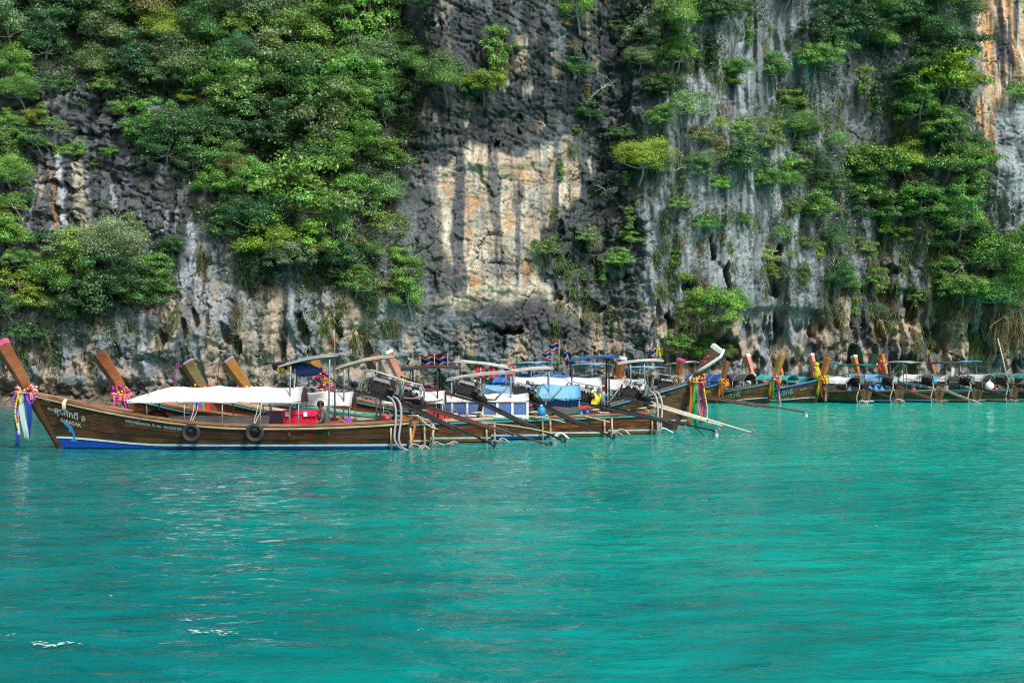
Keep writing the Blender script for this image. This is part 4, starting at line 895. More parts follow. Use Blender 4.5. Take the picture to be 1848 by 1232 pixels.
def engine(b, ang, tail, zp, xp=.25, yaw=0., accent='grey', tailm=None, guard=True, bell=None, prop='grey', scale=1.0, skeg=False, hood=None, seed=1, tiller=1.5, rise=.0):
    """car engine on a pivot with a long propeller shaft; local frame: x aft along the shaft, z up"""
    root = b['root']; q = random.Random(seed)
    def frame(a): return Matrix.Translation((xp, 0, zp)) @ Matrix.Rotation(yaw, 4, 'Z') @ Matrix.Rotation(math.pi, 4, 'Z') @ Matrix.Rotation(a, 4, 'Y') @ Matrix.Scale(scale, 4)
    M, MT = frame(ang * .62), frame(ang)
    def mb(t=False): m = MB(); m.M = MT if t else M; return m
    e = mb()
    for s in (-.2, .2): e.box((-.55, s, .0), (1.5, .05, .07))
    e.box((-.1, 0, -.02), (.08, .4, .07)); e.box((-1.2, 0, -.0), (.07, .4, .07))
    e.box((-.60, 0, .25), (.56, .24, .24)); e.box((-.60, 0, .10), (.50, .2, .10), tx=1.1)
    for k in range(5): e.box((-.82 + .11 * k, .0, .26), (.035, .28, .26))
    e.tube([(-.9, 0, .20), (-.95, 0, .20)], .14, 12); e.tube([(-.92, 0, .40), (-.97, 0, .40)], .09, 10); e.tube([(-.94, .17, .32), (-.98, .17, .32)], .055, 8)
    for a in (.12, -.12): e.tube([(-.96, a, .20), (-.96, a * .6, .42)], .012, 4)
    e.tube([(-.4, -.25, .3), (-.2, -.25, .3)], .06, 8)
    for k in range(4): e.tube(bez((-.8 + k * .13, .1, .46), (-.8 + k * .13, .26, .47), (-.76 + k * .1, .27, .36), (-.5, .24, .2), 5), .022, 5)
    for k in range(10):
        a = (q.uniform(-.95, -.1), q.uniform(-.2, .25), q.uniform(.25, .6)); c = (q.uniform(-1.05, -.1), q.uniform(-.25, .3), q.uniform(.05, .6))
        e.tube(bez(a, (a[0], a[1] + .15, a[2] + .22), (c[0], c[1] + .18, c[2] + .14), c, 6), .011, 4)
    for k in range(8): e.tube([(q.uniform(-.9, -.3), .15, z_) for z_ in (q.uniform(.15, .3), q.uniform(.34, .56))], q.uniform(.016, .035), 6)
    e.tube([(-.30, 0, .24), (-.1, 0, .16), (.12, 0, .06)], [.19, .15, .09], 10)
    e.box((-.02, 0, -.16), (.14, .1, .26)); e.tube([(-.02, 0, -.2), (-.02, 0, -.55)], .045, 7)
    eng = e.build('engine', IRON, root)
    m = mb(); m.box((-.55, .13, .3), (.7, .1, .1))
    for k in range(10): m.box((q.uniform(-.88, -.22), q.uniform(.13, .2), q.uniform(.24, .38)), (q.uniform(.05, .15), q.uniform(.05, .1), q.uniform(.04, .12)))
    m.build('engine_bracket', mat('rusty_iron', (.075, .05, .04), .6, .6, 12, metal=.2), eng)
    m = mb(); m.box((-.10, 0, .38), (.09, .40, .34)); m.box((-.10, 0, .57), (.11, .32, .04)); m.tube([(-.10, 0, .58), (-.10, 0, .62)], .03, 8); m.build('radiator', {'grey': RADI, 'fore': RADI, 'white': paint('tgrey'), 'sky': paint('sky')}.get(accent, RADI), eng)
    m = mb(); m.tube([(-.56, .12, .58), (-.30, .12, .58)], .075, 9); m.tube([(-.30, .12, .58), (-.24, .12, .58)], .045, 8); m.build('air_filter', ALU, eng)
    m = mb(); m.box((-.62, -.02, .49), (.50, .12, .09), None, .9, .7); m.box((-.5, .19, .3), (.16, .08, .13)); m.tube([(-.34, .2, .2), (-.34, .27, .2)], .085, 9); m.tube([(-.8, .2, .34), (-.62, .2, .34)], .065, 9); m.build('valve_cover', ALU, eng)
    m = mb(); m.tube([(-.3, .3, -.02), (-.3, .3, .18)], .05, 8); m.tube([(-.3, .3, .18), (-.3, .3, .23)], [.045, .02], 8); m.build('fuel_bottle', BLUEP, eng)
    up = .5 if seed in (3, 4, 5) else .1
    m = mb(); m.tube(bez((-.45, .2, .42), (-.2, .35, .16), (-.1, .34, .08), (.35, .3, .2), 7) + [Vector((.62, .3, .22 + up))], .034, 7); m.build('exhaust_pipe', mat('exhaust_steel', (.16, .145, .135), .5, .35, 10, metal=.4), eng)
    if guard:
        m = mb()
        for s in (-.28, .3):
            m.tube([(.05, s, .05), (.02, s, .46), (-.1, s, .66), (-1.0, s, .70), (-1.16, s, .62), (-1.2, s, .2), (-1.1, s, .02)], .02, 6)
        m.tube([(-.2, -.28, .66), (-.2, .3, .66)], .018, 5); m.tube([(-1.16, -.28, .62), (-1.16, .3, .62)], .018, 5)
        m.build('guard_rail', STEEL, eng)
    m = mb(); m.tube([(-1.1, .05, .02), (-1.1 - tiller * .5, .1, .04), (-1.1 - tiller, .15, .02 + rise)], .024, 6); m.tube([(-1.1, -.1, .0), (-1.1 - tiller * .55, -.05, -.02)], .018, 6); m.build('tiller', DARKTUBE if seed % 2 else STEEL, eng)
    tm = tailm or IRON; m = mb(True)
    m.tube([(.0, 0, .06), (tail, 0, .0)], .032, 7); m.tube([(.0, 0, -.05), (tail * .62, 0, -.09)], .018, 6)
    sh = m.build('tail_shaft', tm, eng)
    m = mb(True); m.box((tail * .30, 0, -.02), (tail * .55, .10, .085))
    for k in range(6): m.box((tail * (.08 + .09 * k), 0, .0), (.035, .13, .14))
    m.box((tail * .66, 0, -.04), (tail * .14, .06, .05)); m.build('shaft_housing', DARKTUBE if tm is IRON else tm, eng)
    m = mb(True)
    for k in range(3):
        a = 2.1 * k + .4; d = Vector((0, math.cos(a), math.sin(a))); pv = Vector((0, -d.z, d.y))
        m.sheet([[Vector((tail + .05 + .05 * u, 0, 0)) + d * (.03 + .17 * w_) + pv * (.07 * u * (1 if w_ < .9 else .4)) for u in (-1, 0, 1)] for w_ in (0, .35, .7, 1)], (.012, 0, 0))
    m.tube([(tail - .03, 0, 0), (tail + .12, 0, 0)], [.05, .025], 8); m.build('propeller', {'grey': ALU, 'white': paint('white'), 'green': mat('weathered_bronze', (.10, .14, .09), .6)}[prop], eng)
    if skeg:
        m = mb(True); m.tube([(tail * .84, 0, -.03), (tail * .95, 0, -.36), (tail * .985, 0, -.03)], .018, 5); m.tube([(tail * .985, 0, 0), (tail * .985, 0, -.42)], .016, 5); m.build('skeg', DARKTUBE, eng)
    if bell:
        m = mb(); m.tube([(-.28, 0, .25), (-.0, 0, .2)], [.27, .21], 12); m.box((-.2, 0, .1), (.2, .5, .1)); m.build('bell_housing', paint(bell), eng)
    return eng
def hoses(b, mats=(HOSEG,), x=.45, zt=1.55, xe=-.1, coils=((-.5, .16), (-.75, .2)), cm=None, coil_y=.55):
    n_ = b['near']
    for k, m in enumerate(mats):
        MB().tube(bez((x - .16 * k, .3 * n_, zt), (x - .45 - .16 * k, .5 * n_, zt - .1), (x - .2 - .14 * k, .78 * n_, .5), (x - .25 - .12 * k, .80 * n_, .3), 8) + bez((x - .25 - .12 * k, .8 * n_, .3), (x - .3 - .1 * k, .8 * n_, .1), (xe + .2, .72 * n_, .0), (xe - .1 * k, .65 * n_, -.05), 6)[1:], .036, 7).build('hose', m, b['root'])
    for x_, r in coils:
        for dz, dy in ((0, 0), (.03, .1)):
            MB().tube([(x_ + r * math.cos(a) + dy * .6, (coil_y + dy + .1 * math.sin(a * 2)) * n_, r * .85 * math.sin(a) + dz - .05 + .03 * math.cos(a * 3 + x_ * 9)) for a in [-.5 + (3.6 + x_) * i / 12 for i in range(13)]], .023, 7).build('hose_coil', cm or HOSE, b['root'])
def stern_posts(b, xs=(.3, -.0), z=.9, m='pale'):
    for x in xs:
        s = b['near']; t = b['hull'].t_at(max(x, 0.02), .4); y = s * (b['hull'].y(t, .45) + .05)
        MB().tube([(x, y, -.15), (x + .02, y, z)], .03, 6).build('stern_post', W[m], b['root'])
# ------------------------------------------------------------------ boats: the front raft, bows to the left
P_['rust'] = (.19, .055, .018)
def bl(label, spx, Y, head_px, **kw):
    L = (spx - head_px) / FOC * Y; hk = kw.pop('hk', {})
    return boat(label, (px_x(spx, Y), Y), math.pi, 1, hull=Hull(L=L, **hk), **kw)
B1 = bl('nearest long boat, dark brown with blue bottom and two tyres on its side', 735, 40.9, 52, wood='hull', gun='rail', rub='pale', bottom='blue', prow=(3.03, .85), cap='pink', prow_w=1.0, zb_=(.10, .2), hk=dict(rake=.9, zb=1.62, zs=.82, zm=.68, B=1.7))
canopy(B1, 2.95, 7.85, 1.40, 1.80, 'white', hip=.9, posts=5, hip_end=.0, hw=.8)
sunroof(B1, 1.95, 3.6, 2.68, 2.36, 'grey', posts=(.13, .80))
engine(B1, R(24), 2.95, 1.32, accent='grey', tiller=1.3, seed=1, rise=.25)
hoses(B1, (HOSEG, HOSEG), x=.55, zt=1.5, coils=((-.55, .14), (-.35, .2)))
B2 = bl('second long boat from the front, bare brown prow, orange foredeck and teal rub rail', 775, 42.6, 225, wood='hull2', gun='rail', rub='teal', bottom='rust', deckm='deck_o', prow=(2.72, .80), hk=dict(rake=.8, zb=1.5, zs=.72, B=1.6), deck_t=.80)
canopy(B2, 2.25, 4.9, 1.25, 1.62, 'white', posts=4, hw=.74)
sunroof(B2, 1.0, 2.75, 2.66, 2.30, 'cream', posts=(.3, .85))
engine(B2, R(16.8), 4.2, 1.16, accent='white', tiller=1.2, seed=2, tailm=mat('brown_shaft_paint', (.085, .04, .032), .4, .3, 9), scale=.95)
hoses(B2, (HOSE,), x=.1, zt=.7, coils=((-.35, .15), (-.75, .17)), xe=-.2)
B3 = bl('long boat with olive prow, red rags and black framed sun roof under the paired flags', 885, 44.3, 372, wood='hull2', gun='pale', rub='teal', bottom='rust', deckm='deck_o', prowm='prow_g', prow=(2.46, .62), cap='lilac', hk=dict(rake=.8, zb=1.42, zs=.74, B=1.6))
canopy(B3, 1.4, 3.3, 1.28, 1.62, 'white', posts=3, hw=.74)
sunroof(B3, 1.0, 2.75, 2.30, 2.25, 'dark', posts=(.35, .83), tube=DARKTUBE)
engine(B3, R(25), 2.75, 1.2, accent='grey', tiller=1.6, seed=3, guard=False, rise=.1)
hoses(B3, (), coils=((-.45, .17), (-.25, .13)))
B4 = bl('long boat with blue bottom and a white awning closed by clear blue curtains', 985, 46.0, 455, wood='hull3', gun='grn', rub='teal', bottom='blue', prowm='prow_y', prow=(2.52, .82), cap='lilac', hk=dict(rake=.8, zb=1.38, zs=.72, B=1.6))
cn = canopy(B4, .55, 3.5, 1.28, 1.5, 'white', posts=4, hw=.74, tube=paint('white'))
for k in range(6):
    xa = .62 + k * .48; MB().box((xa + .22, .70, .98), (.40, .015, .42)).build('curtain_pane', mat('blue_curtain_film', (.07, .14, .32), .15, .5, 3, dirt=(.20, .25, .32)), cn)
for k in range(7): MB().box((.6 + k * .48, .715, 1.0), (.075, .03, .66)).build('curtain_post', paint('white'), cn)
MB().box((2.05, .70, .74), (2.9, .02, .13)).build('curtain_skirt', paint('white'), cn)
sunroof(B4, 1.0, 3.2, 2.15, 1.90, 'grey', posts=(.06, .5, .92))
engine(B4, R(24), 2.6, 1.12, accent='grey', tiller=1.5, seed=4, guard=False, rise=.15)
hoses(B4, (), coils=((-.5, .26),), cm=WHITEP)
B5 = bl('long boat under a light blue awning with a yellow painted engine housing', 1095, 47.7, 597, wood='hull2', gun='rail', rub='teal', bottom='rust', prowm='prow_y', prow=(2.52, .62), hk=dict(rake=.8, zb=1.4, zs=.74, B=1.65))
canopy(B5, .9, 4.3, 1.34, 1.76, 'sky', posts=4, hw=.78)
MB().sheet([[(1.0 + 1.5 * i / 8, .74 + .03 * math.sin(i * 1.7), 1.0 + .22 * j + .02 * math.sin(i * 2.1)) for j in range(2)] for i in range(9)], (0, .02, 0)).build('side_cloth', CANVAS['blue'], B5['root'])
MB().sheet([[(.9 + 2.4 * i / 12, .72 + .03 * math.sin(i * 1.3), .78 + .2 * j + .02 * math.sin(i * 1.9)) for j in range(2)] for i in range(13)], (0, .02, 0)).build('side_cloth', TARP, B5['root'])
sunroof(B5, 1.8, 3.35, 2.28, 2.12, 'white', posts=(.1, .85))
engine(B5, R(12), 4.0, 1.0, accent='grey', tiller=1.5, seed=5, guard=True, bell='yellow', prop='white', skeg=True)
hoses(B5, (), coils=((-.35, .22), (-.5, .3)), cm=HOSE)
B6 = bl('long boat with olive brown prow and a big white awning', 1180, 49.4, 702, wood='hull2', gun='rail', rub='teal', bottom='rust', prowm='prow_d', prow=(2.72, .62), hk=dict(rake=.8, zb=1.5, zs=.74, B=1.65))
canopy(B6, 1.85, 4.9, 1.50, 2.0, 'white', posts=4, hw=.82)
sunroof(B6, 4.9, 6.9, 2.25, 2.50, 'white', hw=.85, posts=(.12, .55, .93))
sunroof(B6, 1.25, 3.0, 2.66, 2.52, 'blue', hw=.7, posts=(.2, .93), tube=DARKTUBE)
engine(B6, R(16), 3.75, 1.08, accent='grey', tiller=1.1, seed=6, guard=False, tailm=mat('cream_shaft_paint', (.55, .48, .38), .5, .2, 9), prop='white')
hoses(B6, (HOSE, HOSE), x=.2, zt=1.5, coils=((-.35, .28),), cm=WHITEP)
B7 = bl('long boat behind the raft with red and white prow and striped rails', 1240, 57.6, 726, wood='hull3', gun='red', rub='blue', bottom='rust', bands=(None, 'white', 'blue', 'white'), prowm='prow_p', cap='white', prow=(2.92, .62), hk=dict(rake=.8, zb=1.6, zs=.8, B=1.7))
canopy(B7, 1.7, 3.3, 1.45, 1.85, 'grey', posts=3, hw=.8)
sunroof(B7, 1.0, 2.85, 2.55, 2.42, 'white', posts=(.42, .72))
engine(B7, R(8.5), 5.1, 1.22, accent='fore', tiller=1.0, seed=7, tailm=mat('brown_shaft_paint', (.085, .04, .032), .4, .3, 9), prop='white')
# ------------------------------------------------------------------ boats whose bows point right
def br(label, head_px, Y, deg, L=8.6, **kw):
    a = R(deg); hx = px_x(head_px, Y); hk = kw.pop('hk', {})
    return boat(label, (hx - L * math.cos(a), Y + L * math.sin(a)), -a, -1, hull=Hull(L=L, **hk), **kw)
R1 = br('dark timber boat with its bow to the right, white trimmed prow and long bright ribbons', 1256, 52.0, 25, 9.0, wood='hull3', gun='rail', rub='sky', bottom='hull3x' if False else 'dark', prowm='prow_d', prow=(3.0, .85), cap='white', hk=dict(rake=.85, zb=1.84, zm=.52, p=1.55, zs=.7, B=1.75))
ax0, ax1 = R1['prow_axis']
MB().tube([(ax0.x + .02, -.12, ax0.z + .28), (ax0.x + .2, -.17, ax0.z + .36), (ax0.x + .52, -.17, ax0.z + .55), (ax1.x + .12, -.12, ax1.z - .32), (ax1.x + .22, -.05, ax1.z - .05)], [.05, .06, .065, .06, .05], 7).build('prow_trim', paint('white'), R1['root'])
R2 = br('small boat with red brown prow and orange ribbons just right of the bright ribboned bow', 1305, 86.5, 40, 8.4, wood='hull2', gun='blue', rub='sky', bottom='dark', strip='white', prowm='prow', prow=(2.55, .3), prow_w=.95, hk=dict(rake=.5, zb=1.28, zm=.55, B=1.7))
R3 = br('boat with honey coloured prow, navy awning and cream sun roof', 1398, 86.0, 40, 8.6, wood='hull2', gun='rail', rub='sky', bottom='dark', strip='white', prowm='prow_y', prow=(2.92, .55), hk=dict(rake=.5, zb=1.36, zm=.62, B=1.8))
canopy(R3, 2.6, 5.2, 1.35, 1.8, 'navy', posts=3, hw=.85); sunroof(R3, 1.2, 2.8, 2.35, 2.5, 'cream', hw=.75)
R4 = br('boat with orange brown prow and teal awning over its deck', 1484, 87.0, 40, 8.6, wood='hull2', gun='sky', rub='blue', bottom='dark', strip='white', prowm='prow_o', prow=(2.76, .42), hk=dict(rake=.5, zb=1.48, zm=.62, B=1.8))
canopy(R4, 4.4, 6.6, 1.45, 1.72, 'teal', posts=3, hw=.8); canopy(R4, 1.4, 3.6, 1.4, 1.8, 'dark', posts=3, hw=.85)
M1 = br('white boat with red striped side and orange cloth on its prow behind the raft', 1117, 66.0, 35, 8.6, wood='hull3', gun='white', rub='red', bottom='white', bands=('white', 'sky', 'white', 'red'), prowm='prow', prow=(2.72, .2), cap='white', hk=dict(rake=.6, zb=1.5, zm=.95, zs=1.0, B=2.0))
canopy(M1, 2.0, 6.2, 1.55, 1.95, 'blue', posts=4, hw=.9); sunroof(M1, 2.6, 4.6, 2.35, 2.45, 'sky', hw=.8)
M2 = br('boat with pink edged brown prow under pale blue sun roofs behind the raft', 1222, 75.0, 35, 8.6, wood='hull3', gun='rail', rub='sky', bottom='dark', prowm='prow', prow=(2.64, .3), cap='pink', hk=dict(rake=.6, zb=1.45, zm=.7, B=1.8))
sunroof(M2, 5.4, 7.6, 2.15, 2.2, 'sky', hw=.8); sunroof(M2, 2.2, 4.2, 2.3, 2.36, 'sky', hw=.8); canopy(M2, 1.0, 4.6, 1.35, 1.75, 'dark', posts=4, hw=.85)
# ------------------------------------------------------------------ right-hand raft, sterns towards us
def bs(label, spx, Y, L=9.2, **kw):
    hk = kw.pop('hk', {})
    return boat(label, (px_x(spx, Y), Y), R(130 + random.Random(spx).uniform(-6, 6)), 1, hull=Hull(L=L, **hk), **kw)
S1 = bs('dark old boat with green sun roof, leftmost of the right raft', 1562, 87.0, wood='hull2', gun='rail', rub='hull3', bottom='dark', strip='dark', prowm='prow_p', prow=(2.95, .6), cap='white', hk=dict(zb=1.5, B=1.7))
sunroof(S1, 1.9, 3.4, 2.35, 2.5, 'dgreen', hw=.85); canopy(S1, .8, 3.4, 1.25, 1.62, 'white', posts=3, hw=.8); canopy(S1, 4.0, 5.6, 1.3, 1.6, 'teal', posts=2, hw=.8)
S2 = bs('boat heaped with blue containers, second in the right raft, under a flat green roof', 1622, 87.6, wood='hull', gun='pale', rub='rail', bottom='blue', prowm='prow_o', prow=(2.6, .5), deckm='deck_o', hk=dict(zb=1.45, B=1.7))
sunroof(S2, 1.6, 3.6, 2.25, 2.3, 'dgreen', hw=.8, tube=DARKTUBE); canopy(S2, 3.0, 5.4, 1.3, 1.65, 'sky', posts=3, hw=.8)
S3 = bs('boat with salmon prow and blue bottom, third in the right raft', 1694, 88.2, wood='hull2', gun='pale', rub='teal', bottom='blue', prowm='prow_p', prow=(3.02, .55), cap='white', deckm='deck_o', hk=dict(zb=1.5, B=1.7))
canopy(S3, 3.4, 6.6, 1.35, 1.75, 'sky', posts=4, hw=.85); sunroof(S3, 1.4, 3.4, 2.45, 2.5, 'grey', hw=.8)
S4 = bs('boat with plain orange prow and teal rail, fourth in the right raft', 1762, 88.8, wood='hull2', gun='teal', rub='sky', bottom='rust', prowm='prow_o', prow=(2.92, .5), cap='white', deckm='deck_o', hk=dict(zb=1.45, B=1.7))
canopy(S4, 1.6, 5.4, 1.35, 1.75, 'white', posts=4, hw=.85); sunroof(S4, 1.4, 3.2, 2.4, 2.45, 'dark', hw=.8, tube=DARKTUBE)
S5 = bs('boat with red draped orange prow, white float and teal rail, fifth in the right raft', 1828, 89.4, wood='hull2', gun='teal', rub='teal', bottom='rust', prowm='prow_o', prow=(3.0, .5), deckm='deck_o', hk=dict(zb=1.45, B=1.7))
canopy(S5, 1.6, 5.2, 1.35, 1.75, 'grey', posts=4, hw=.85); sunroof(S5, 2.6, 4.6, 2.55, 2.35, 'sky', hw=.85)
S6 = bs('last boat at the right with dark green awning', 1900, 90.0, wood='hull', gun='teal', rub='red', bottom='dark', prowm='prow', prow=(2.7, .5), hk=dict(zb=1.45, B=1.7))
canopy(S6, 1.2, 5.6, 1.55, 1.8, 'dgreen', posts=4, hw=.85)
for i, (bb, an, tl) in enumerate(((S1, 17, 2.9), (S2, 15, 3.6), (S3, 18, 3.4), (S4, 13, 4.2), (S5, 16, 3.2), (S6, 14, 3.4))):
    engine(bb, R(an), tl, 1.0, accent=('grey', 'white', 'sky', 'grey', 'grey', 'white')[i], tiller=1.2, seed=11 + i, guard=i % 2 == 0, tailm=(mat('brown_shaft_paint', (.085, .04, .032)), mat('rust_shaft_paint', (.20, .09, .06), .5, .3, 9), mat('pale_shaft_paint', (.36, .28, .22), .5, .3, 9))[i % 3], prop='green')
    hoses(bb, (HOSE,), x=.3, zt=1.2, coils=((-.35, .22), (-.8, .24)) if i != 1 else ((-.5, .3),), cm=(WHITEP, ROPE, HOSEG, HOSE, HOSE, HOSE)[i])
for bb in (B1, B2, B3, B4, B5, B6): stern_posts(bb, (.4 if bb is B1 else .1, -.15), .62)
MB().box((-.16, .1, .32), (.06, .5, .85), Matrix.Rotation(R(-12), 3, 'Y'), 1, .6).build('rudder_board', W['prow_y'], B1['root'])
# ------------------------------------------------------------------ lettering
def fit(b, px_, Y): return (px_ - 0) 
def lx(b, px_, Y=None):
    """local x on a bow-left boat for a photo column"""
    Y = Y or (b['M'].translation.y - .8)
    return b['M'].translation.x - px_x(px_, Y)
letter(B1, 'สุรศักดิ์ ล', .255, lx(B1, 85), .45, LETTER_B, -.04); letter(B1, 'SURASAK', .155, lx(B1, 95), .66, LETTER, -.02)
letter(B1, 'กระบี่', .13, lx(B1, 62), .20, LETTER_B); letter(B1, 'PHI PHI', .10, lx(B1, 72), .42, LETTER_B)
letter(B1, 'บรรทุกผู้โดยสาร 15 คน  คนประจำเรือ 1 คน', .115, lx(B1, 222), .24, LETTER_B)
dol = [(0, .56), (.05, .54), (.10, .50), (.17, .48), (.19, .53), (.23, .47), (.29, .42), (.34, .33), (.37, .22), (.37, .12), (.42, .05), (.41, .0), (.33, .03), (.25, -.02), (.22, .0), (.27, .06), (.31, .12), (.30, .21), (.25, .27), (.20, .24), (.18, .28), (.21, .32), (.13, .38), (.06, .44), (.01, .52)]
on_hull(B1, 'dolphin_emblem', [(u * 1.05, w_ * 1.05) for u, w_ in dol], [list(range(len(dol)))], lx(B1, 99), 1.16, DOLPH)
letter(R1, 'รักโบ๊ต', .42, 5.55, .62, LETTER, .03); letter(R1, 'DUSSY', .12, 7.35, .50, LETTER); letter(R1, 'กระบี่', .14, 7.3, .68, LETTER); letter(R1, 'เจริญ', .24, 6.2, .92, LETTER, .03); letter(R1, 'นำโชค', .28, 3.9, .70, LETTER)
letter(R3, 'อวาธิวารี', .36, 5.3, .55, LETTER, .05); letter(R3, 'SAWATHEE', .2, 5.9, .85, LETTER, .05)
letter(R4, 'นาวีประสิทธิ์', .40, 5.0, .56, LETTER_B, .05); letter(R4, 'NAWEE PRASIT', .17, 5.4, .78, LETTER, .05); letter(R4, 'KRABI', .14, 7.3, .40, LETTER_B)
letter(R2, 'ASIA', .22, 7.2, .45, paint('yellow')); letter(M2, 'นำชัย', .3, 6.3, .5, LETTER_B)
# extra fittings on the nearest boat
MB().sheet([[(lx(B1, 262) - 3.25 * i / 26, -.66 + .05 * math.sin(i * 1.9) * (1 - j / 3), .92 - .12 * j + .012 * math.sin(i * 2.6) - .06 * (i < 3)) for j in range(4)] for i in range(27)], (0, .015, 0)).build('side_cloth', TARP, B1['root'])
MB().tube([(lx(B1, 135), .1, .93), (lx(B1, 205), -.3, .98), (lx(B1, 255), -.55, 1.0)], .022, 5).build('bamboo_pole', W['pale'], B1['root'])
for px_ in (110, 113): MB().tube([(lx(B1, px_), .42, 1.42), (lx(B1, px_), .62, 1.33), (lx(B1, px_ + 1), .66, 1.12)], .035, 6).build('mooring_loop', ROPE, B1['root'])
for bb, x0, z0, x1, z1 in ((B3, .8, .62, -1.9, .30), (B4, 1.3, .74, -.6, .56), (B5, 2.0, .78, -.05, .50), (B2, .6, .9, -.3, .5)):
    MB().tube(bez((x0, .62, z0), (x0 - .6, .7, z0 + .05), (x1 + .7, .75, z1 + .2), (x1, .75, z1), 8), .022, 5).build('boat_pole', W['pale'], bb['root'])
for bb in (B2, B3, B4, B5, B6):
    L_ = bb['hull'].L; z = bb['hull'].zg(.9)
    MB().tube(bez((L_ * .93, .1, z + .1), (L_ * .8, .4, z - .1), (L_ * .72, .6, .95), (L_ * .62, .7, .85), 7), .016, 5).build('mooring_rope', ROPE, bb['root'])
# ------------------------------------------------------------------ garlands and ribbons on the prows
FLOW = {k: mat('flower_' + k, P_[k], .7, .3, 30) for k in ('red', 'yellow', 'purple', 'white', 'pink', 'orange', 'magenta', 'salmon', 'blue', 'green', 'cream', 'lilac')}
def garland(b, label, f, cols, ribbons=(), n=34, size=.2, wrap=None, strings=(), length=0., group='flower garlands tied round the prows', off=0.0, rib_f=None):
    a, c = b['prow_axis']; p = a.lerp(c, f); ax = (c - a).normalized(); q = random.Random(len(label) * 31 + int(f * 100)); s = b['near']
    w_ = b['M'] @ p
    e = empty('garland', w_, b['root'].rotation_euler.z, label, 'garland', group)
    m = MB(); keys = list(cols)
    for i in range(int(n * 2.2)):
        t = q.uniform(-.5, .5) * (length or .25); ang = q.uniform(0, 6.28); rr = .17 + q.uniform(-.02, .08)
        m.cur = q.randrange(len(keys)); o = ax * t + Vector((math.cos(ang) * rr * 1.15 * (1.0), math.sin(ang) * rr, q.uniform(-.08, .08)))
        m.ball(o, q.uniform(.022, .048) * size / .2, 6, 4, (1, 1, .8))
    m.build('flower_cluster', [FLOW[k] for k in keys], e)['kind'] = 'stuff'
    if wrap:
        m = MB()
        for dz in (-.26, -.19, -.12): m.tube([Vector((.29 * math.cos(h), .24 * math.sin(h), dz + .03 * math.sin(2 * h))) for h in [6.283 * i / 12 for i in range(13)]], .055, 6)
        m.build('cloth_wrap', cloth(wrap), e)
    for k, (col, dx, ln, wd) in enumerate(ribbons):
        P = []; nn = 9
        for i in range(nn + 1):
            u = i / nn; tw = .5 * math.sin(u * 4 + k * 1.3)
            cx = dx + .05 * math.sin(u * 5 + k * 2.1) + .05 * u * (k - 1); cy = s * (.27 + .05 * math.sin(u * 3 + k)) ; cz = -.12 - ln * u
            P.append([(cx - wd / 2 * math.cos(tw), cy - wd / 2 * math.sin(tw), cz + .02 * math.sin(k)), (cx, cy + .03 * s, cz), (cx + wd / 2 * math.cos(tw), cy + wd / 2 * math.sin(tw), cz)])
        MB().sheet(P, (0, .006 * s, 0)).build('ribbon', cloth(col), e)
    for k, (col, dx, ln) in enumerate(strings):
        m = MB(); x0 = dx
        N_ = max(int(ln / .042), 4)
        for i in range(N_):
            u = i / N_; m.ball((x0 + .05 * math.sin(u * 5 + k), s * (.30 + .03 * math.sin(u * 6)), -.1 - ln * u), q.uniform(.022, .036), 6, 4)
        m.build('bead_string', FLOW[col], e)['kind'] = 'stuff'
    return e
garland(B1, 'garland of beige and red flowers with blue and white ribbons on the nearest prow', .06, ('cream', 'red', 'salmon', 'cream', 'pink'), (('strip', -.02, 1.35, .15), ('blue', -.16, 1.25, .16), ('white', .08, 1.2, .13), ('blue', .12, 1.5, .11)), wrap='salmon', strings=(('purple', .2, .85), ('magenta', -.18, .6), ('orange', .1, .75), ('purple', -.30, .35), ('green', 0., .6), ('yellow', .16, 1.05)))
garland(B2, 'garland of purple and yellow flowers over a pink wrap on the bare brown prow', .10, ('purple', 'yellow', 'red', 'magenta'), (), wrap='salmon', strings=(('purple', .02, .65), ('magenta', -.2, .7), ('purple', -.3, .4), ('pink', .16, .75), ('red', .05, .72)), n=40)
garland(B3, 'garland of red and yellow flowers with rainbow ribbons behind the long white awning', .18, ('red', 'yellow', 'pink', 'cream'), (('sky', .1, 1.1, .12), ('purple', .0, 1.15, .12), ('green', -.1, 1.1, .12), ('yellow', -.18, 1.15, .1), ('red', -.27, 1.1, .14)), n=44)
garland(B4, 'garland of red and white flowers on the honey prow with lilac trim', .16, ('red', 'white', 'magenta', 'orange'), (('magenta', -.15, .3, .2),), n=36)
garland(B5, 'long garland of mixed flowers covering the prow behind the helmsman', .38, ('red', 'yellow', 'purple', 'white', 'blue', 'magenta', 'orange'), (), n=110, length=1.0)
garland(B7, 'garland of yellow and red flowers at the foot of the red and white prow', .10, ('yellow', 'red', 'yellow', 'green'), (('red', .1, .4, .14), ('sky', -.05, .45, .12)), n=36)
for bb, lab, cols, ln in ((B3, 'pair of pink and lilac ribbons hanging from the top of the olive prow', ('lilac', 'pink'), .85), (B4, 'pair of red and white ribbons hanging from the top of the honey prow', ('red', 'white'), .95)):
    a, c = bb['prow_axis']; e = empty('ribbon_pair', bb['M'] @ (c + Vector((.1, 0, .0))), bb['root'].rotation_euler.z, lab, 'ribbon', 'ribbons hung from prow tops')
    for k, cc in enumerate(cols):
        MB().sheet([[(.08 + .12 * i / 6 + .05 * k, .16 + w_ * .09 + .03 * k, -ln * i / 6) for w_ in (0, .5, 1)] for i in range(7)], (.006, 0, 0)).build('ribbon', cloth(cc), e)
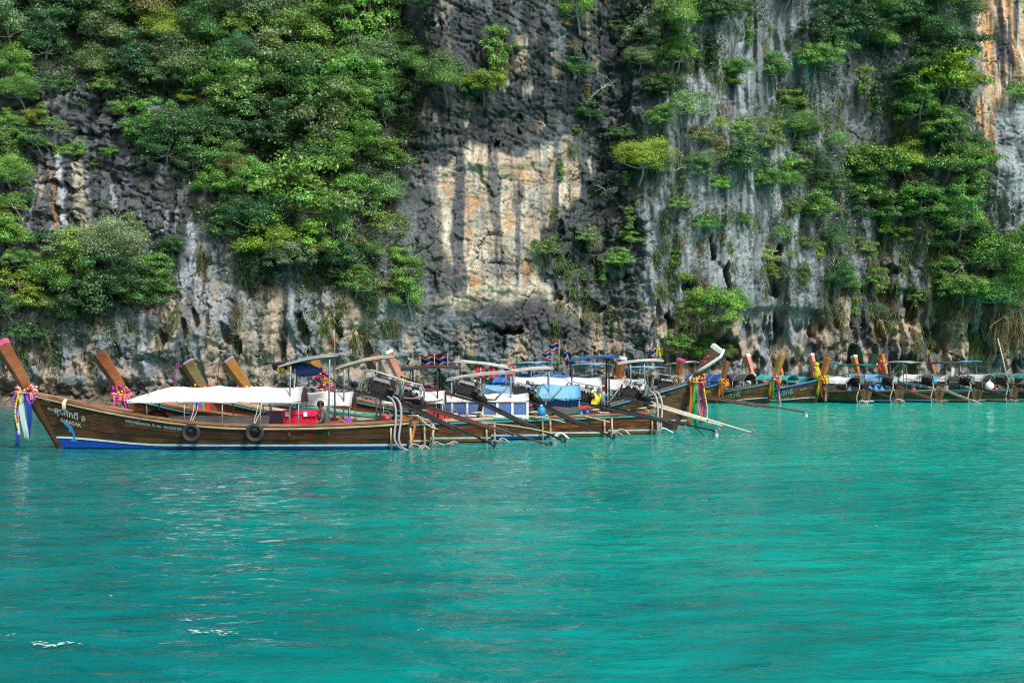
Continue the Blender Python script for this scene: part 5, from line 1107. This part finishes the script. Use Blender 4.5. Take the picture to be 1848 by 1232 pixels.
garland(R1, 'garland with long orange, green, white and pink ribbons on the dark bow pointing right', .02, ('red', 'orange', 'white', 'green', 'salmon'), (('orange', -.14, 1.62, .15), ('green', .0, 1.7, .14), ('white', .12, 1.55, .12), ('pink', .22, 1.45, .16), ('salmon', .08, 1.35, .1)), wrap='orange', strings=(('red', .36, .25), ('blue', .38, .55), ('orange', .37, .85), ('purple', .38, 1.15), ('yellow', .42, 1.4)), n=46, size=.24)
garland(R1, 'small garland of magenta and orange beads high on the white trimmed prow', .62, ('magenta', 'orange', 'magenta', 'red'), (), n=20, size=.17)
garland(R2, 'orange ribbon garland on the short red brown prow', .06, ('orange', 'yellow', 'red'), (('orange', -.08, .95, .2), ('orange', .08, 1.05, .22), ('yellow', .0, .7, .14), ('pink', -.2, .85, .1)), wrap='orange', n=46, size=.24)
garland(R3, 'garland with orange, green, purple and pink ribbons on the honey prow by the cream roof', .12, ('orange', 'red', 'white', 'blue'), (('orange', -.18, 1.0, .22), ('green', .02, 1.3, .16), ('purple', .14, 1.2, .12), ('pink', .24, 1.45, .12), ('white', .32, 1.5, .08)), wrap='orange', n=40, size=.24)
garland(R4, 'garland with yellow and salmon ribbons on the orange brown prow by the teal awning', .08, ('yellow', 'orange', 'yellow', 'red', 'white'), (('yellow', -.12, .95, .2), ('orange', .02, 1.1, .16), ('red', .1, 1.25, .14), ('salmon', .26, 1.35, .15)), wrap='yellow', n=40, size=.24)
garland(M1, 'orange cloth garland on the prow of the white striped boat', .12, ('orange', 'salmon', 'orange'), (('orange', 0, .35, .3), ('salmon', -.15, .3, .2)), wrap='orange', n=30, size=.26)
garland(M2, 'yellow and pink ribbon garland on the pink edged prow', .15, ('yellow', 'pink', 'orange'), (('pink', .1, .4, .2), ('yellow', -.08, .6, .2)), wrap='yellow', n=26, size=.24)
garland(S1, 'white and red garland on the pink and white prow', .10, ('white', 'red', 'white'), (('white', 0, .5, .25), ('red', .15, .45, .15)), n=34, size=.26)
garland(S3, 'red and white garland on the salmon prow', .10, ('red', 'white', 'orange', 'yellow'), (), n=34, size=.26)
garland(S4, 'pink and yellow garland on the plain orange prow', .10, ('pink', 'yellow', 'red'), (), n=30, size=.26)
garland(S5, 'red and white drape on the last orange prow', .72, ('red', 'white', 'red'), (('red', 0, .6, .2), ('white', .14, .8, .1)), n=22, size=.24)
# ------------------------------------------------------------------ loose things on and around the boats
def at(b, x, y, z): return b['M'] @ Vector((x, y, z))
def ring(mb, R_, r, n=20, seg=7, flat=1.0): return mb.tube([(R_ * math.cos(6.2832 * i / n), 0, R_ * math.sin(6.2832 * i / n)) for i in range(n + 1)], r, seg, False)
for px_, rise, lab in ((345, 1, 'black tyre hung as a fender under the white awning, nearer the bow'), (461, 0, 'black tyre hung as a fender amidships, nearer the red cool box')):
    x = lx(B1, px_); t = B1['hull'].t_at(x, .5); yy = B1['hull'].y(t, .5) + .10
    e = empty('tyre_fender', at(B1, x, yy, .48), B1['root'].rotation_euler.z, lab, 'tyre', 'tyre fenders on the nearest boat')
    m = MB(); ring(m, .215, .062, 22, 9); m.build('tyre', RUBBER, e)
    m = MB(); ring(m, .165, .03, 18, 6); m.build('bead', RUBBER, e)
    m = MB()
    for dx in (-.05, .05): m.tube([(0, -.02, .24), (dx * .6, -.1, .36), (-.10 + dx, -.1, .62), (-.14 + dx, -.1, .95)], .013, 5)
    m.build('rope', ROPE, e)
e = empty('tyre_fender', at(B1, lx(B1, 266), -.2, .72), B1['root'].rotation_euler.z + .25, 'black tyre standing inside the nearest boat by the grey tarpaulin', 'tyre', 'tyre fenders on the nearest boat')
m = MB(); ring(m, .34, .05, 22, 8); m.build('tyre', RUBBER, e)
# red cool box
e = empty('cool_box', at(B1, 3.02, .18, .36), math.pi, 'bright red cool box with white latches beside the seated helmsman', 'cool box')
m = MB(); m.box((0, 0, .33), (.92, .52, .60), None, 1.05, 1.05); m.box((0, 0, .08), (.9, .5, .1)); m.build('body', REDP, e)
m = MB(); m.box((0, 0, .685), (1.02, .60, .12), None, .96, .94); m.box((-.30, .305, .60), (.34, .05, .05)); m.build('lid', REDP, e)
for dx in (-.16, .36): MB().box((dx, .315, .64), (.10, .04, .13)).build('latch', WHITEP, e)
# helmsman: one continuous skin figure, knees up, reading to the left
def skin_obj(name, verts, edges, radii, m, parent, lv=2):
    me = bpy.data.meshes.new(name); me.from_pydata(verts, edges, []); me.materials.append(m)
    o = link(name, me, None, parent); sk = o.modifiers.new('skin', 'SKIN')
    for i, r in enumerate(radii): d_ = me.skin_vertices[0].data[i]; d_.radius = (r, r) if not isinstance(r, tuple) else r
    me.skin_vertices[0].data[0].use_root = True
    sb = o.modifiers.new('sub', 'SUBSURF'); sb.levels = lv; sb.render_levels = lv; sk.use_smooth_shade = True
    return o
SKIN = mat('brown_skin', (.20, .095, .055), .5, .1, 20); HAIR = mat('black_hair', (.012, .010, .010), .6, .3, 40)
def person(loc, rz, label, shirt, shorts, hair=HAIR, bracelet=False):
    e = empty('person', loc, rz, label, 'person')
    # x forward, z up, sitting on the floor with knees raised
    V = [(0, 0, .12), (-.02, 0, .30), (.02, 0, .46), (.06, 0, .58), (.10, 0, .66), (.145, 0, .74), (.165, 0, .815)]
    Rr = [.125, .115, .13, .09, .052, (.075, .085), .062]; E_ = [(0, 1), (1, 2), (2, 3), (3, 4), (4, 5), (5, 6)]
    def ch(parent, pts, rs):
        i = parent
        for p, r in zip(pts, rs): V.append(p); Rr.append(r); E_.append((i, len(V) - 1)); i = len(V) - 1
        return i
    for s in (1, -1):
        hnd = ch(3, [(.05, .17 * s, .55), (.06, .215 * s, .42), (.12, .235 * s, .30), (.26, .19 * s, .27), (.37, .13 * s, .28)], [.058, .047, .043, .036, .026])
        wx, wy, wz = V[hnd]
        pl = ch(hnd, [(wx + .055, wy - .02 * s, wz)], [.028])
        for k in range(4): ch(pl, [(wx + .095, wy - .02 * s + (.024 - .016 * k) * s, wz - .002), (wx + (.125, .132, .128, .115)[k], wy - .03 * s + (.024 - .016 * k) * s, wz - .025)], [.009, .007])
        ch(hnd, [(wx + .045, wy - .045 * s, wz + .015), (wx + .075, wy - .065 * s, wz + .005)], [.010, .008])
        ch(0, [(.06, .10 * s, .12), (.24, .14 * s, .30), (.40, .15 * s, .45), (.40, .14 * s, .28), (.36, .13 * s, .06), (.42, .13 * s, .025), (.50, .14 * s, .02)], [.088, .075, .058, .052, .036, .034, .022])
    skin_obj('body', V, E_, Rr, SKIN, e)
    sv = [(-.01, 0, .16), (-.025, 0, .30), (.02, 0, .46), (.055, 0, .575)]; sr = [.14, .13, .148, .095]; se = [(0, 1), (1, 2), (2, 3)]
    for s in (1, -1): sv += [(.05, .17 * s, .55), (.06, .22 * s, .43), (.08, .23 * s, .39)]; sr += [.07, .062, .06]; n = len(sv); se += [(3, n - 3), (n - 3, n - 2), (n - 2, n - 1)]
    skin_obj('shirt', sv, se, sr, shirt, e)
    pv = [(0, 0, .12)]; prd = [.135]; pe = []
    for s in (1, -1): pv += [(.07, .10 * s, .13), (.22, .14 * s, .29)]; prd += [.10, .088]; n = len(pv); pe += [(0, n - 2), (n - 2, n - 1)]
    skin_obj('shorts', pv, pe, prd, shorts, e)
    m = MB(); m.ball((.140, 0, .815), .108, 12, 8, (1.0, .84, .92)); hd = m.build('hair', hair, e)
    m = MB(); m.ball((.215, 0, .765), .025, 6, 4, (1.2, .8, 1.0)); m.build('nose', SKIN, e)
    for s in (1, -1):
        MB().ball((.135, .088 * s, .765), .03, 6, 4, (.8, .4, 1.2)).build('ear', SKIN, e)
        MB().ball((.21, .034 * s, .79), .012, 6, 4).build('eye', mat('eye_white_dark', (.05, .04, .035), .3), e)
    MB().tube([(.222, -.025, .72), (.229, 0, .718), (.222, .025, .72)], .008, 5).build('mouth', mat('lip', (.14, .05, .04), .5), e)
    if bracelet: MB().tube([(.33 + .0 * i, .15 + .036 * math.cos(i), .275 + .036 * math.sin(i)) for i in [6.283 * k / 10 for k in range(11)]], .014, 5).build('wristband', paint('green'), e)
    return e
person(at(B1, 2.32, .24, .47), math.pi, 'man in a grey patterned shirt sitting bent behind the red cool box', mat('grey_patterned_shirt', (.075, .08, .09), .85, .7, 45, dirt=(.02, .02, .024)), mat('black_shorts', (.012, .012, .014), .85, .2, 12), bracelet=True)
person(at(S5, 4.6, .1, .95), R(200), 'person in a blue shirt sitting under the dark sun roof of the right raft', mat('blue_shirt', (.015, .06, .40), .85, .2, 12), mat('dark_shorts', (.02, .02, .03), .85, .2, 12), mat('brown_hair', (.06, .02, .012), .6, .3, 40))
# small gear
def crate(name, b, x, y, z, d, m, label, cat, handle=None, rz=0., group=None):
    e = empty(name, at(b, x, y, z), b['root'].rotation_euler.z + rz, label, cat, group)
    q = MB(); q.box((0, 0, d[2] / 2), d, None, 1.08, 1.08); q.build('body', m, e)
    q = MB(); q.box((0, 0, d[2] + .015), (d[0] * 1.12, d[1] * 1.12, .035)); q.build('rim', m, e)
    if handle: MB().tube([(-d[0] * .5, 0, d[2]), (-d[0] * .42, 0, d[2] + .16), (0, 0, d[2] + .22), (d[0] * .42, 0, d[2] + .16), (d[0] * .5, 0, d[2])], .022, 6).build('handle', handle, e)
    return e
crate('basket', B1, 2.0, .1, .52, (.30, .28, .24), mat('faded_red_plastic', (.38, .03, .025), .5, .3, 6), 'faded red basket with black hoop handle behind the seated man', 'basket', DARKTUBE)
crate('basket', B1, 1.86, .35, .48, (.24, .2, .14), mat('straw', (.45, .24, .06), .8, .4, 20), 'small straw coloured basket in front of the faded red one', 'basket', W['rail'])
e = empty('bag', at(B1, 1.72, -.05, .5), math.pi, 'purple bag standing right of the faded red basket', 'bag')
MB().loft([[(x * k, y * k, z) for x, y in ((-.12, -.1), (.12, -.1), (.12, .1), (-.12, .1))] for z, k in ((0, 1), (.15, 1.1), (.3, 1.0), (.36, .6))], True).build('body', cloth('purple'), e); MB().tube([(-.06, 0, .34), (0, 0, .44), (.06, 0, .34)], .014, 5).build('strap', cloth('purple'), e)
crate('storage_box', B2, 1.75, .35, .40, (.62, .4, .34), WHITEP, 'white storage box low in the second boat under the engine guard', 'box')
crate('storage_box', B2, 4.6, -.2, .70, (.55, .4, .28), mat('lilac_plastic', (.34, .22, .50), .4, .15, 5), 'lilac storage box behind the end of the long white awning', 'box')
crate('storage_box', B3, 2.55, .35, .55, (.30, .3, .26), mat('orange_plastic', (.70, .14, .015), .4, .15, 5), 'orange box in the boat under the black framed roof', 'box')
def jacket(b, x, y, z, label, colr, rz=0.):
    e = empty('life_jacket', at(b, x, y, z), b['root'].rotation_euler.z + rz, label, 'life jacket', 'life jackets hung in the boats')
    for s in (-1, 1): MB().loft([[(s * .09 + u * .07 * k, v_ * .05, w_) for u, v_ in ((-1, -1), (1, -1), (1, 1), (-1, 1))] for w_, k in ((0, .8), (.08, 1), (.3, 1), (.38, .7))], False).build('front_panel', cloth(colr), e)
    MB().tube([(-.09, .0, .36), (0, -.05, .42), (.09, 0, .36)], .03, 6).build('collar', cloth(colr), e)
    return e
jacket(B3, 1.72, .62, .62, 'red life jacket left of the thin post in the third boat', 'red'); jacket(B3, 1.42, .66, .58, 'red life jacket right of the thin post in the third boat', 'red', .3)
for x, lab in ((6.0, 'red life jacket hung left under the big white roof'), (5.55, 'red life jacket hung in the middle under the big white roof'), (4.95, 'red life jacket hung right under the big white roof')): jacket(B6, x, .7, 1.95, lab, 'red')
crate('stool', B5, 1.5, .5, .62, (.55, .3, .1), mat('tan_plastic', (.55, .34, .19), .5, .2, 6), 'tan stool top by the yellow engine housing', 'stool')
def jug(b, x, y, z, m, label, r=.14, h=.34, group=None):
    e = empty('jerrycan', at(b, x, y, z), b['root'].rotation_euler.z, label, 'jerrycan', group)
    q = MB(); q.tube([(0, 0, 0), (0, 0, h * .75), (0, 0, h * .9), (0, 0, h)], [r, r, r * .7, r * .3], 10); q.build('body', m, e)
    q = MB(); q.tube([(0, 0, h), (0, 0, h + .05)], r * .28, 8); q.build('cap', WHITEP, e)
    q = MB(); q.tube([(-r * .5, 0, h * .88), (-r * .2, 0, h + .06), (r * .5, 0, h * .9)], .015, 5); q.build('handle', m, e)
jug(B4, .15, .3, .72, BLUEP, 'blue jerrycan at the stern of the curtained boat', group='blue jerrycans'); jug(B5, .95, .5, .55, BLUEP, 'blue jerrycan beside the tan stool', group='blue jerrycans')
jug(B4, .62, .55, .70, mat('clear_bottle', (.50, .55, .55), .15, .1, 4), 'clear bottle with green base by the blue curtains', .06, .3)
for i, (x, y, z) in enumerate(((1.0, .35, .5), (1.5, .3, .55), (2.0, .2, .55), (1.3, -.2, .7), (1.8, -.3, .75), (2.5, .4, .6))):
    jug(S2, x, y, z, BLUEP, ('blue jerrycan nearest the stern of the second boat in the right raft', 'squat blue jerrycan second from that stern', 'blue jerrycan third from that stern by the awning post', 'blue jerrycan at the far side nearest the engine', 'blue jerrycan at the far side under the green roof', 'blue jerrycan closest to the blue awning')[i], .2, .42, 'blue containers heaped in the boat')
jug(S1, 1.0, .3, .5, BLUEP, 'lone blue jerrycan in the dark old boat', .18, .4); crate('storage_box', S1, 2.3, .4, .55, (.45, .35, .5), mat('pale_grey_plastic', (.42, .46, .48), .4, .2, 5), 'pale grey box standing in the dark old boat', 'box')
e = empty('float', at(S5, 1.3, .55, .78), 0, 'round white float on the rail of the fifth boat', 'float'); MB().ball((0, 0, .2), .3, 14, 9).build('body', WHITEP, e); MB().tube([(-.06, 0, .5), (0, 0, .58), (.06, 0, .5)], .03, 6).build('lug', WHITEP, e)
crate('storage_box', S4, 2.4, .5, .6, (1.0, .4, .4), mat('stone_plastic', (.42, .36, .30), .5, .2, 5), 'long stone coloured box under the white awning of the fourth boat', 'box'); jacket(S4, 2.0, .72, .55, 'red life jacket on the side of the fourth boat', 'red')
def coil(b, x, y, z, label, m=ROPE, r=.2):
    e = empty('rope_coil', at(b, x, y, z), 0, label, 'rope', 'coils of rope on the stern decks'); q = MB()
    pts = [((r - .004 * i) * math.cos(i * .55), (r - .004 * i) * math.sin(i * .55), .02 + .012 * (i % 11)) for i in range(46)]
    q.tube(pts, .022, 5); q.tube([pts[-1], (r * 1.2, .1, .03), (r * 1.9, -.05, .02), (r * 2.4, .1, .02)], .02, 5); q.build('coil', m, e)
for bb, z, lab in ((B2, .76, 'coil of rope on the stern of the second boat from the front'), (B3, .80, 'coil of rope on the stern below the paired flags'), (B4, .76, 'coil of rope on the stern of the curtained boat'), (B5, .78, 'coil of rope on the stern by the yellow housing'), (B6, .78, 'coil of rope on the stern nearest the dark ribboned bow'), (S3, .84, 'coil of rope on the stern of the third boat in the right raft'), (S4, .84, 'coil of rope on the stern of the fourth boat in the right raft')):
    coil(bb, .42, .3, z, lab)
for bb, x, lab, mm in ((B3, 1.15, 'white bucket at the stern below the paired flags', WHITEP), (B5, .7, 'navy bucket at the stern by the yellow housing', mat('navy_plastic', (.02, .03, .16), .4, .1, 5)), (S3, 1.5, 'red bucket at the stern of the third boat in the right raft', REDP), (S5, .9, 'red bucket by the round white float', REDP), (B2, 1.25, 'red bucket beside the white storage box', REDP)):
    e = empty('bucket', at(bb, x, .45, .62), 0, lab, 'bucket'); q = MB(); q.loft([[(r * math.cos(a), r * math.sin(a), h) for a in [6.283 * i / 12 for i in range(12)]] for h, r in ((0, .10), (.28, .15), (.28, .135), (.03, .09))], True); q.build('body', mm, e)
    MB().tube([(.14 * math.cos(a), 0, .27 + .15 * math.sin(a)) for a in [3.1416 * i / 8 for i in range(9)]], .007, 4).build('handle', STEEL, e)
# flags
def flag(px_, py_, Y, label, w_=.42, h_=.32, pole=1.0, lean=0., dirn=1, stripes=('red', 'white', 'blue', 'blue', 'white', 'red'), below=None, tatter=0., base=None):
    x, z = px_x(px_, Y), px_z(py_, Y)
    e = empty('flag', (x, Y, z - (below or pole - h_)), 0, label, 'flag', 'flags flying from the boats'); hb = below or pole - h_
    MB().tube([(-lean * hb, 0, 0), (0, 0, hb), (lean * h_, 0, hb + h_ + .05)], .011, 5).build('pole', W['pale'], e)
    m = MB(); ns = len(stripes); nx = 8; keys = sorted(set(stripes))
    for k in range(ns):
        m.cur = keys.index(stripes[k]); z1_, z0_ = h_ * (1 - k / ns), h_ * (1 - (k + 1) / ns)
        P = [[(dirn * w_ * i / nx * (1 - tatter * .4), .05 * math.sin(i * 1.1 + z_ * 6) * (.3 + i / nx), hb + z_ + .04 * math.sin(i * .9) - tatter * .5 * w_ * i / nx) for z_ in (z0_, z1_)] for i in range(nx + 1)]
        m.sheet(P, (0, .004, 0))
    m.build('cloth', [cloth_mat('flag_' + k, {'white': (.86, .86, .86), 'blue': (.04, .10, .48), 'red': (.75, .03, .05), 'yellow': (.80, .68, .04), 'salmon': (.85, .40, .3)}[k], .8, .5) for k in keys], e); return e
flag(784, 660, 44.0, 'striped red, white and blue flag on the black roof, left of the pair', below=.12, dirn=-1, w_=.42); flag(808, 660, 44.1, 'striped red, white and blue flag on the black roof, right of the pair', below=.12, dirn=-1, w_=.40)
flag(1009, 634, 50.0, 'highest of the three striped flags, above the white roofs', w_=.36, h_=.36, below=.9, dirn=-1); flag(996, 648, 49.2, 'striped flag on a yellow pole, lowest of the three', w_=.34, h_=.30, below=.45, dirn=-1); flag(1026, 650, 49.6, 'narrow striped flag, right of the three', w_=.2, h_=.42, below=.5, dirn=-1, lean=-.25, tatter=.4)
flag(604, 618, 41.0, 'torn red and white pennant high above the first sun roof', w_=.16, h_=.34, below=.62, dirn=-1, tatter=.8, stripes=('white', 'white', 'salmon', 'red'))
flag(1184, 643, 58.0, 'striped flag hanging left of the yellow flag', w_=.24, h_=.42, below=.6, dirn=-1, lean=.15, tatter=.5); flag(1186, 641, 58.4, 'plain yellow flag on a thin pole', w_=.26, h_=.36, below=.5, dirn=1, tatter=.3, stripes=('yellow', 'yellow'))
flag(1519, 656, 87.5, 'red and white pennant on the green sun roof', w_=.25, h_=.5, below=.3, dirn=-1, tatter=.5, stripes=('white', 'red', 'white')); flag(1674, 638, 92.0, 'small yellow flag above the grey roof', w_=.2, h_=.22, below=.8, dirn=1, stripes=('yellow', 'yellow'))
# other loose pieces
x, z = px_x(1475, 88.5), px_z(690, 88.5)
e = empty('yellow_cloth', (x, 88.5, z), 0, 'yellow cloth knotted on a stick beside the orange brown prow', 'cloth')
MB().loft([[(r * math.cos(a) * 1.0, r * .8 * math.sin(a), h + .03 * math.sin(3 * a)) for a in [6.283 * i / 10 for i in range(10)]] for h, r in ((.25, .26), (.45, .24), (.75, .17), (.98, .07))], True).build('skirt', cloth('yellow'), e); MB().ball((-.04, 0, 1.12), .16, 9, 6, (1.1, .7, .9)).build('knot', cloth('yellow'), e); MB().tube([(.0, .05, -.9), (0, .05, 1.1)], .025, 5).build('stick', W['pale'], e)
e = empty('bamboo_pole', (px_x(1819, 91), 91, px_z(692, 91)), 0, 'long white bamboo pole leaning above the last boats', 'pole'); MB().tube([(0, 0, 0), (-.32, 0, 1.6), (-.62, .1, 2.9)], [.045, .038, .028], 6).build('pole', mat('white_bamboo', (.58, .52, .46), .6, .2, 9), e)
for zz in (.6, 1.2, 1.8, 2.4): MB().tube([(-.2 * zz - .006, .0, zz - .015), (-.2 * zz, 0, zz + .015)], .052, 6).build('node', mat('white_bamboo', (.58, .52, .46)), e)
e = empty('hanging_towel', (px_x(1716, 89.6), 89.6, px_z(662, 89.6)), 0, 'white towel hanging from the dark sun roof of the fourth boat', 'towel'); MB().sheet([[(.22 * j / 4 + .03 * math.sin(i), .04 * math.sin(j * 2 + i * .4), -.62 * i / 6) for j in range(5)] for i in range(7)], (0, .006, 0)).build('cloth', cloth('white'), e)
e = empty('hanging_bundle', at(B1, 3.0, .1, 2.40), math.pi, 'dark blue bag and rags slung under the first sun roof', 'bag'); 
MB().loft([[(r * (2.2 + .6 * math.sin(3 * a + h * 9)) * math.cos(a) + .4 * h, r * math.sin(a), h + .05 * math.sin(2 * a)) for a in [6.283 * i / 9 for i in range(9)]] for h, r in ((-.30, .05), (-.26, .14), (-.16, .22), (-.05, .17), (.03, .05))], True).build('bag_cloth', CANVAS['navy'], e)
MB().loft([[(.62 + r * 1.1 * math.cos(a), r * math.sin(a), h) for a in [6.283 * i / 9 for i in range(9)]] for h, r in ((-.2, .06), (-.14, .2), (-.02, .24), (.08, .1))], True).build('rag', cloth('black'), e)
e = empty('hanging_flowers', at(B1, 3.55, .3, 2.30), math.pi, 'string of small yellow flowers and beads under the left end of the first sun roof', 'flowers'); m = MB(); q = random.Random(3)
for i in range(22): m.ball((q.uniform(-.3, .14), q.uniform(-.1, .1), q.uniform(-.16, .05)), q.uniform(.025, .045), 6, 4)
m.build('flower_cluster', FLOW['yellow'], e)['kind'] = 'stuff'; MB().tube([(-.36, 0, 0), (-.37, 0, -.3), (-.33, 0, -.62), (-.32, 0, -.9)], .02, 5).build('string', ROPE, e)
# froth patches drifting on the sea
m = MB(); q = random.Random(5)
def froth(px_, py_, wpx, hpx, n):
    Y = CAM_H * FOC / (py_ - HOR); k = Y / FOC
    for i in range(n):
        a = q.gauss(0, .38); x = px_x(px_, Y) + a * wpx * k; yy = Y + q.gauss(0, .22) * hpx * Y / (py_ - HOR) + a * .25 * math.sin(a * 3)
        m.ball((x, yy, .02), q.uniform(.012, .032) * (wpx * k) ** .4, 7, 4, (q.uniform(1, 2.4), .9, .12))
for px_, py_, wpx, hpx, n in ((88, 1168, 60, 6, 26), (62, 1166, 10, 3, 3), (360, 1146, 36, 6, 14), (402, 1148, 24, 5, 9), (200, 1079, 12, 3, 4), (340, 1122, 18, 3, 6), (15, 1150, 10, 3, 3), (1585, 951, 8, 2, 3), (757, 1142, 8, 2, 2), (143, 1168, 5, 2, 2), (497, 1147, 5, 2, 2), (468, 1147, 4, 2, 2), (1083, 826, 30, 3, 9), (1325, 787, 60, 3, 14), (70, 968, 8, 2, 3), (405, 980, 7, 2, 2), (436, 985, 6, 2, 2)):
    froth(px_, py_, wpx, hpx, n)
tag(m.build('foam', mat('sea_foam', (.56, .64, .63), .8, .1, 9), None), 'small white patches of froth drifting on the water', None, None, 'stuff')
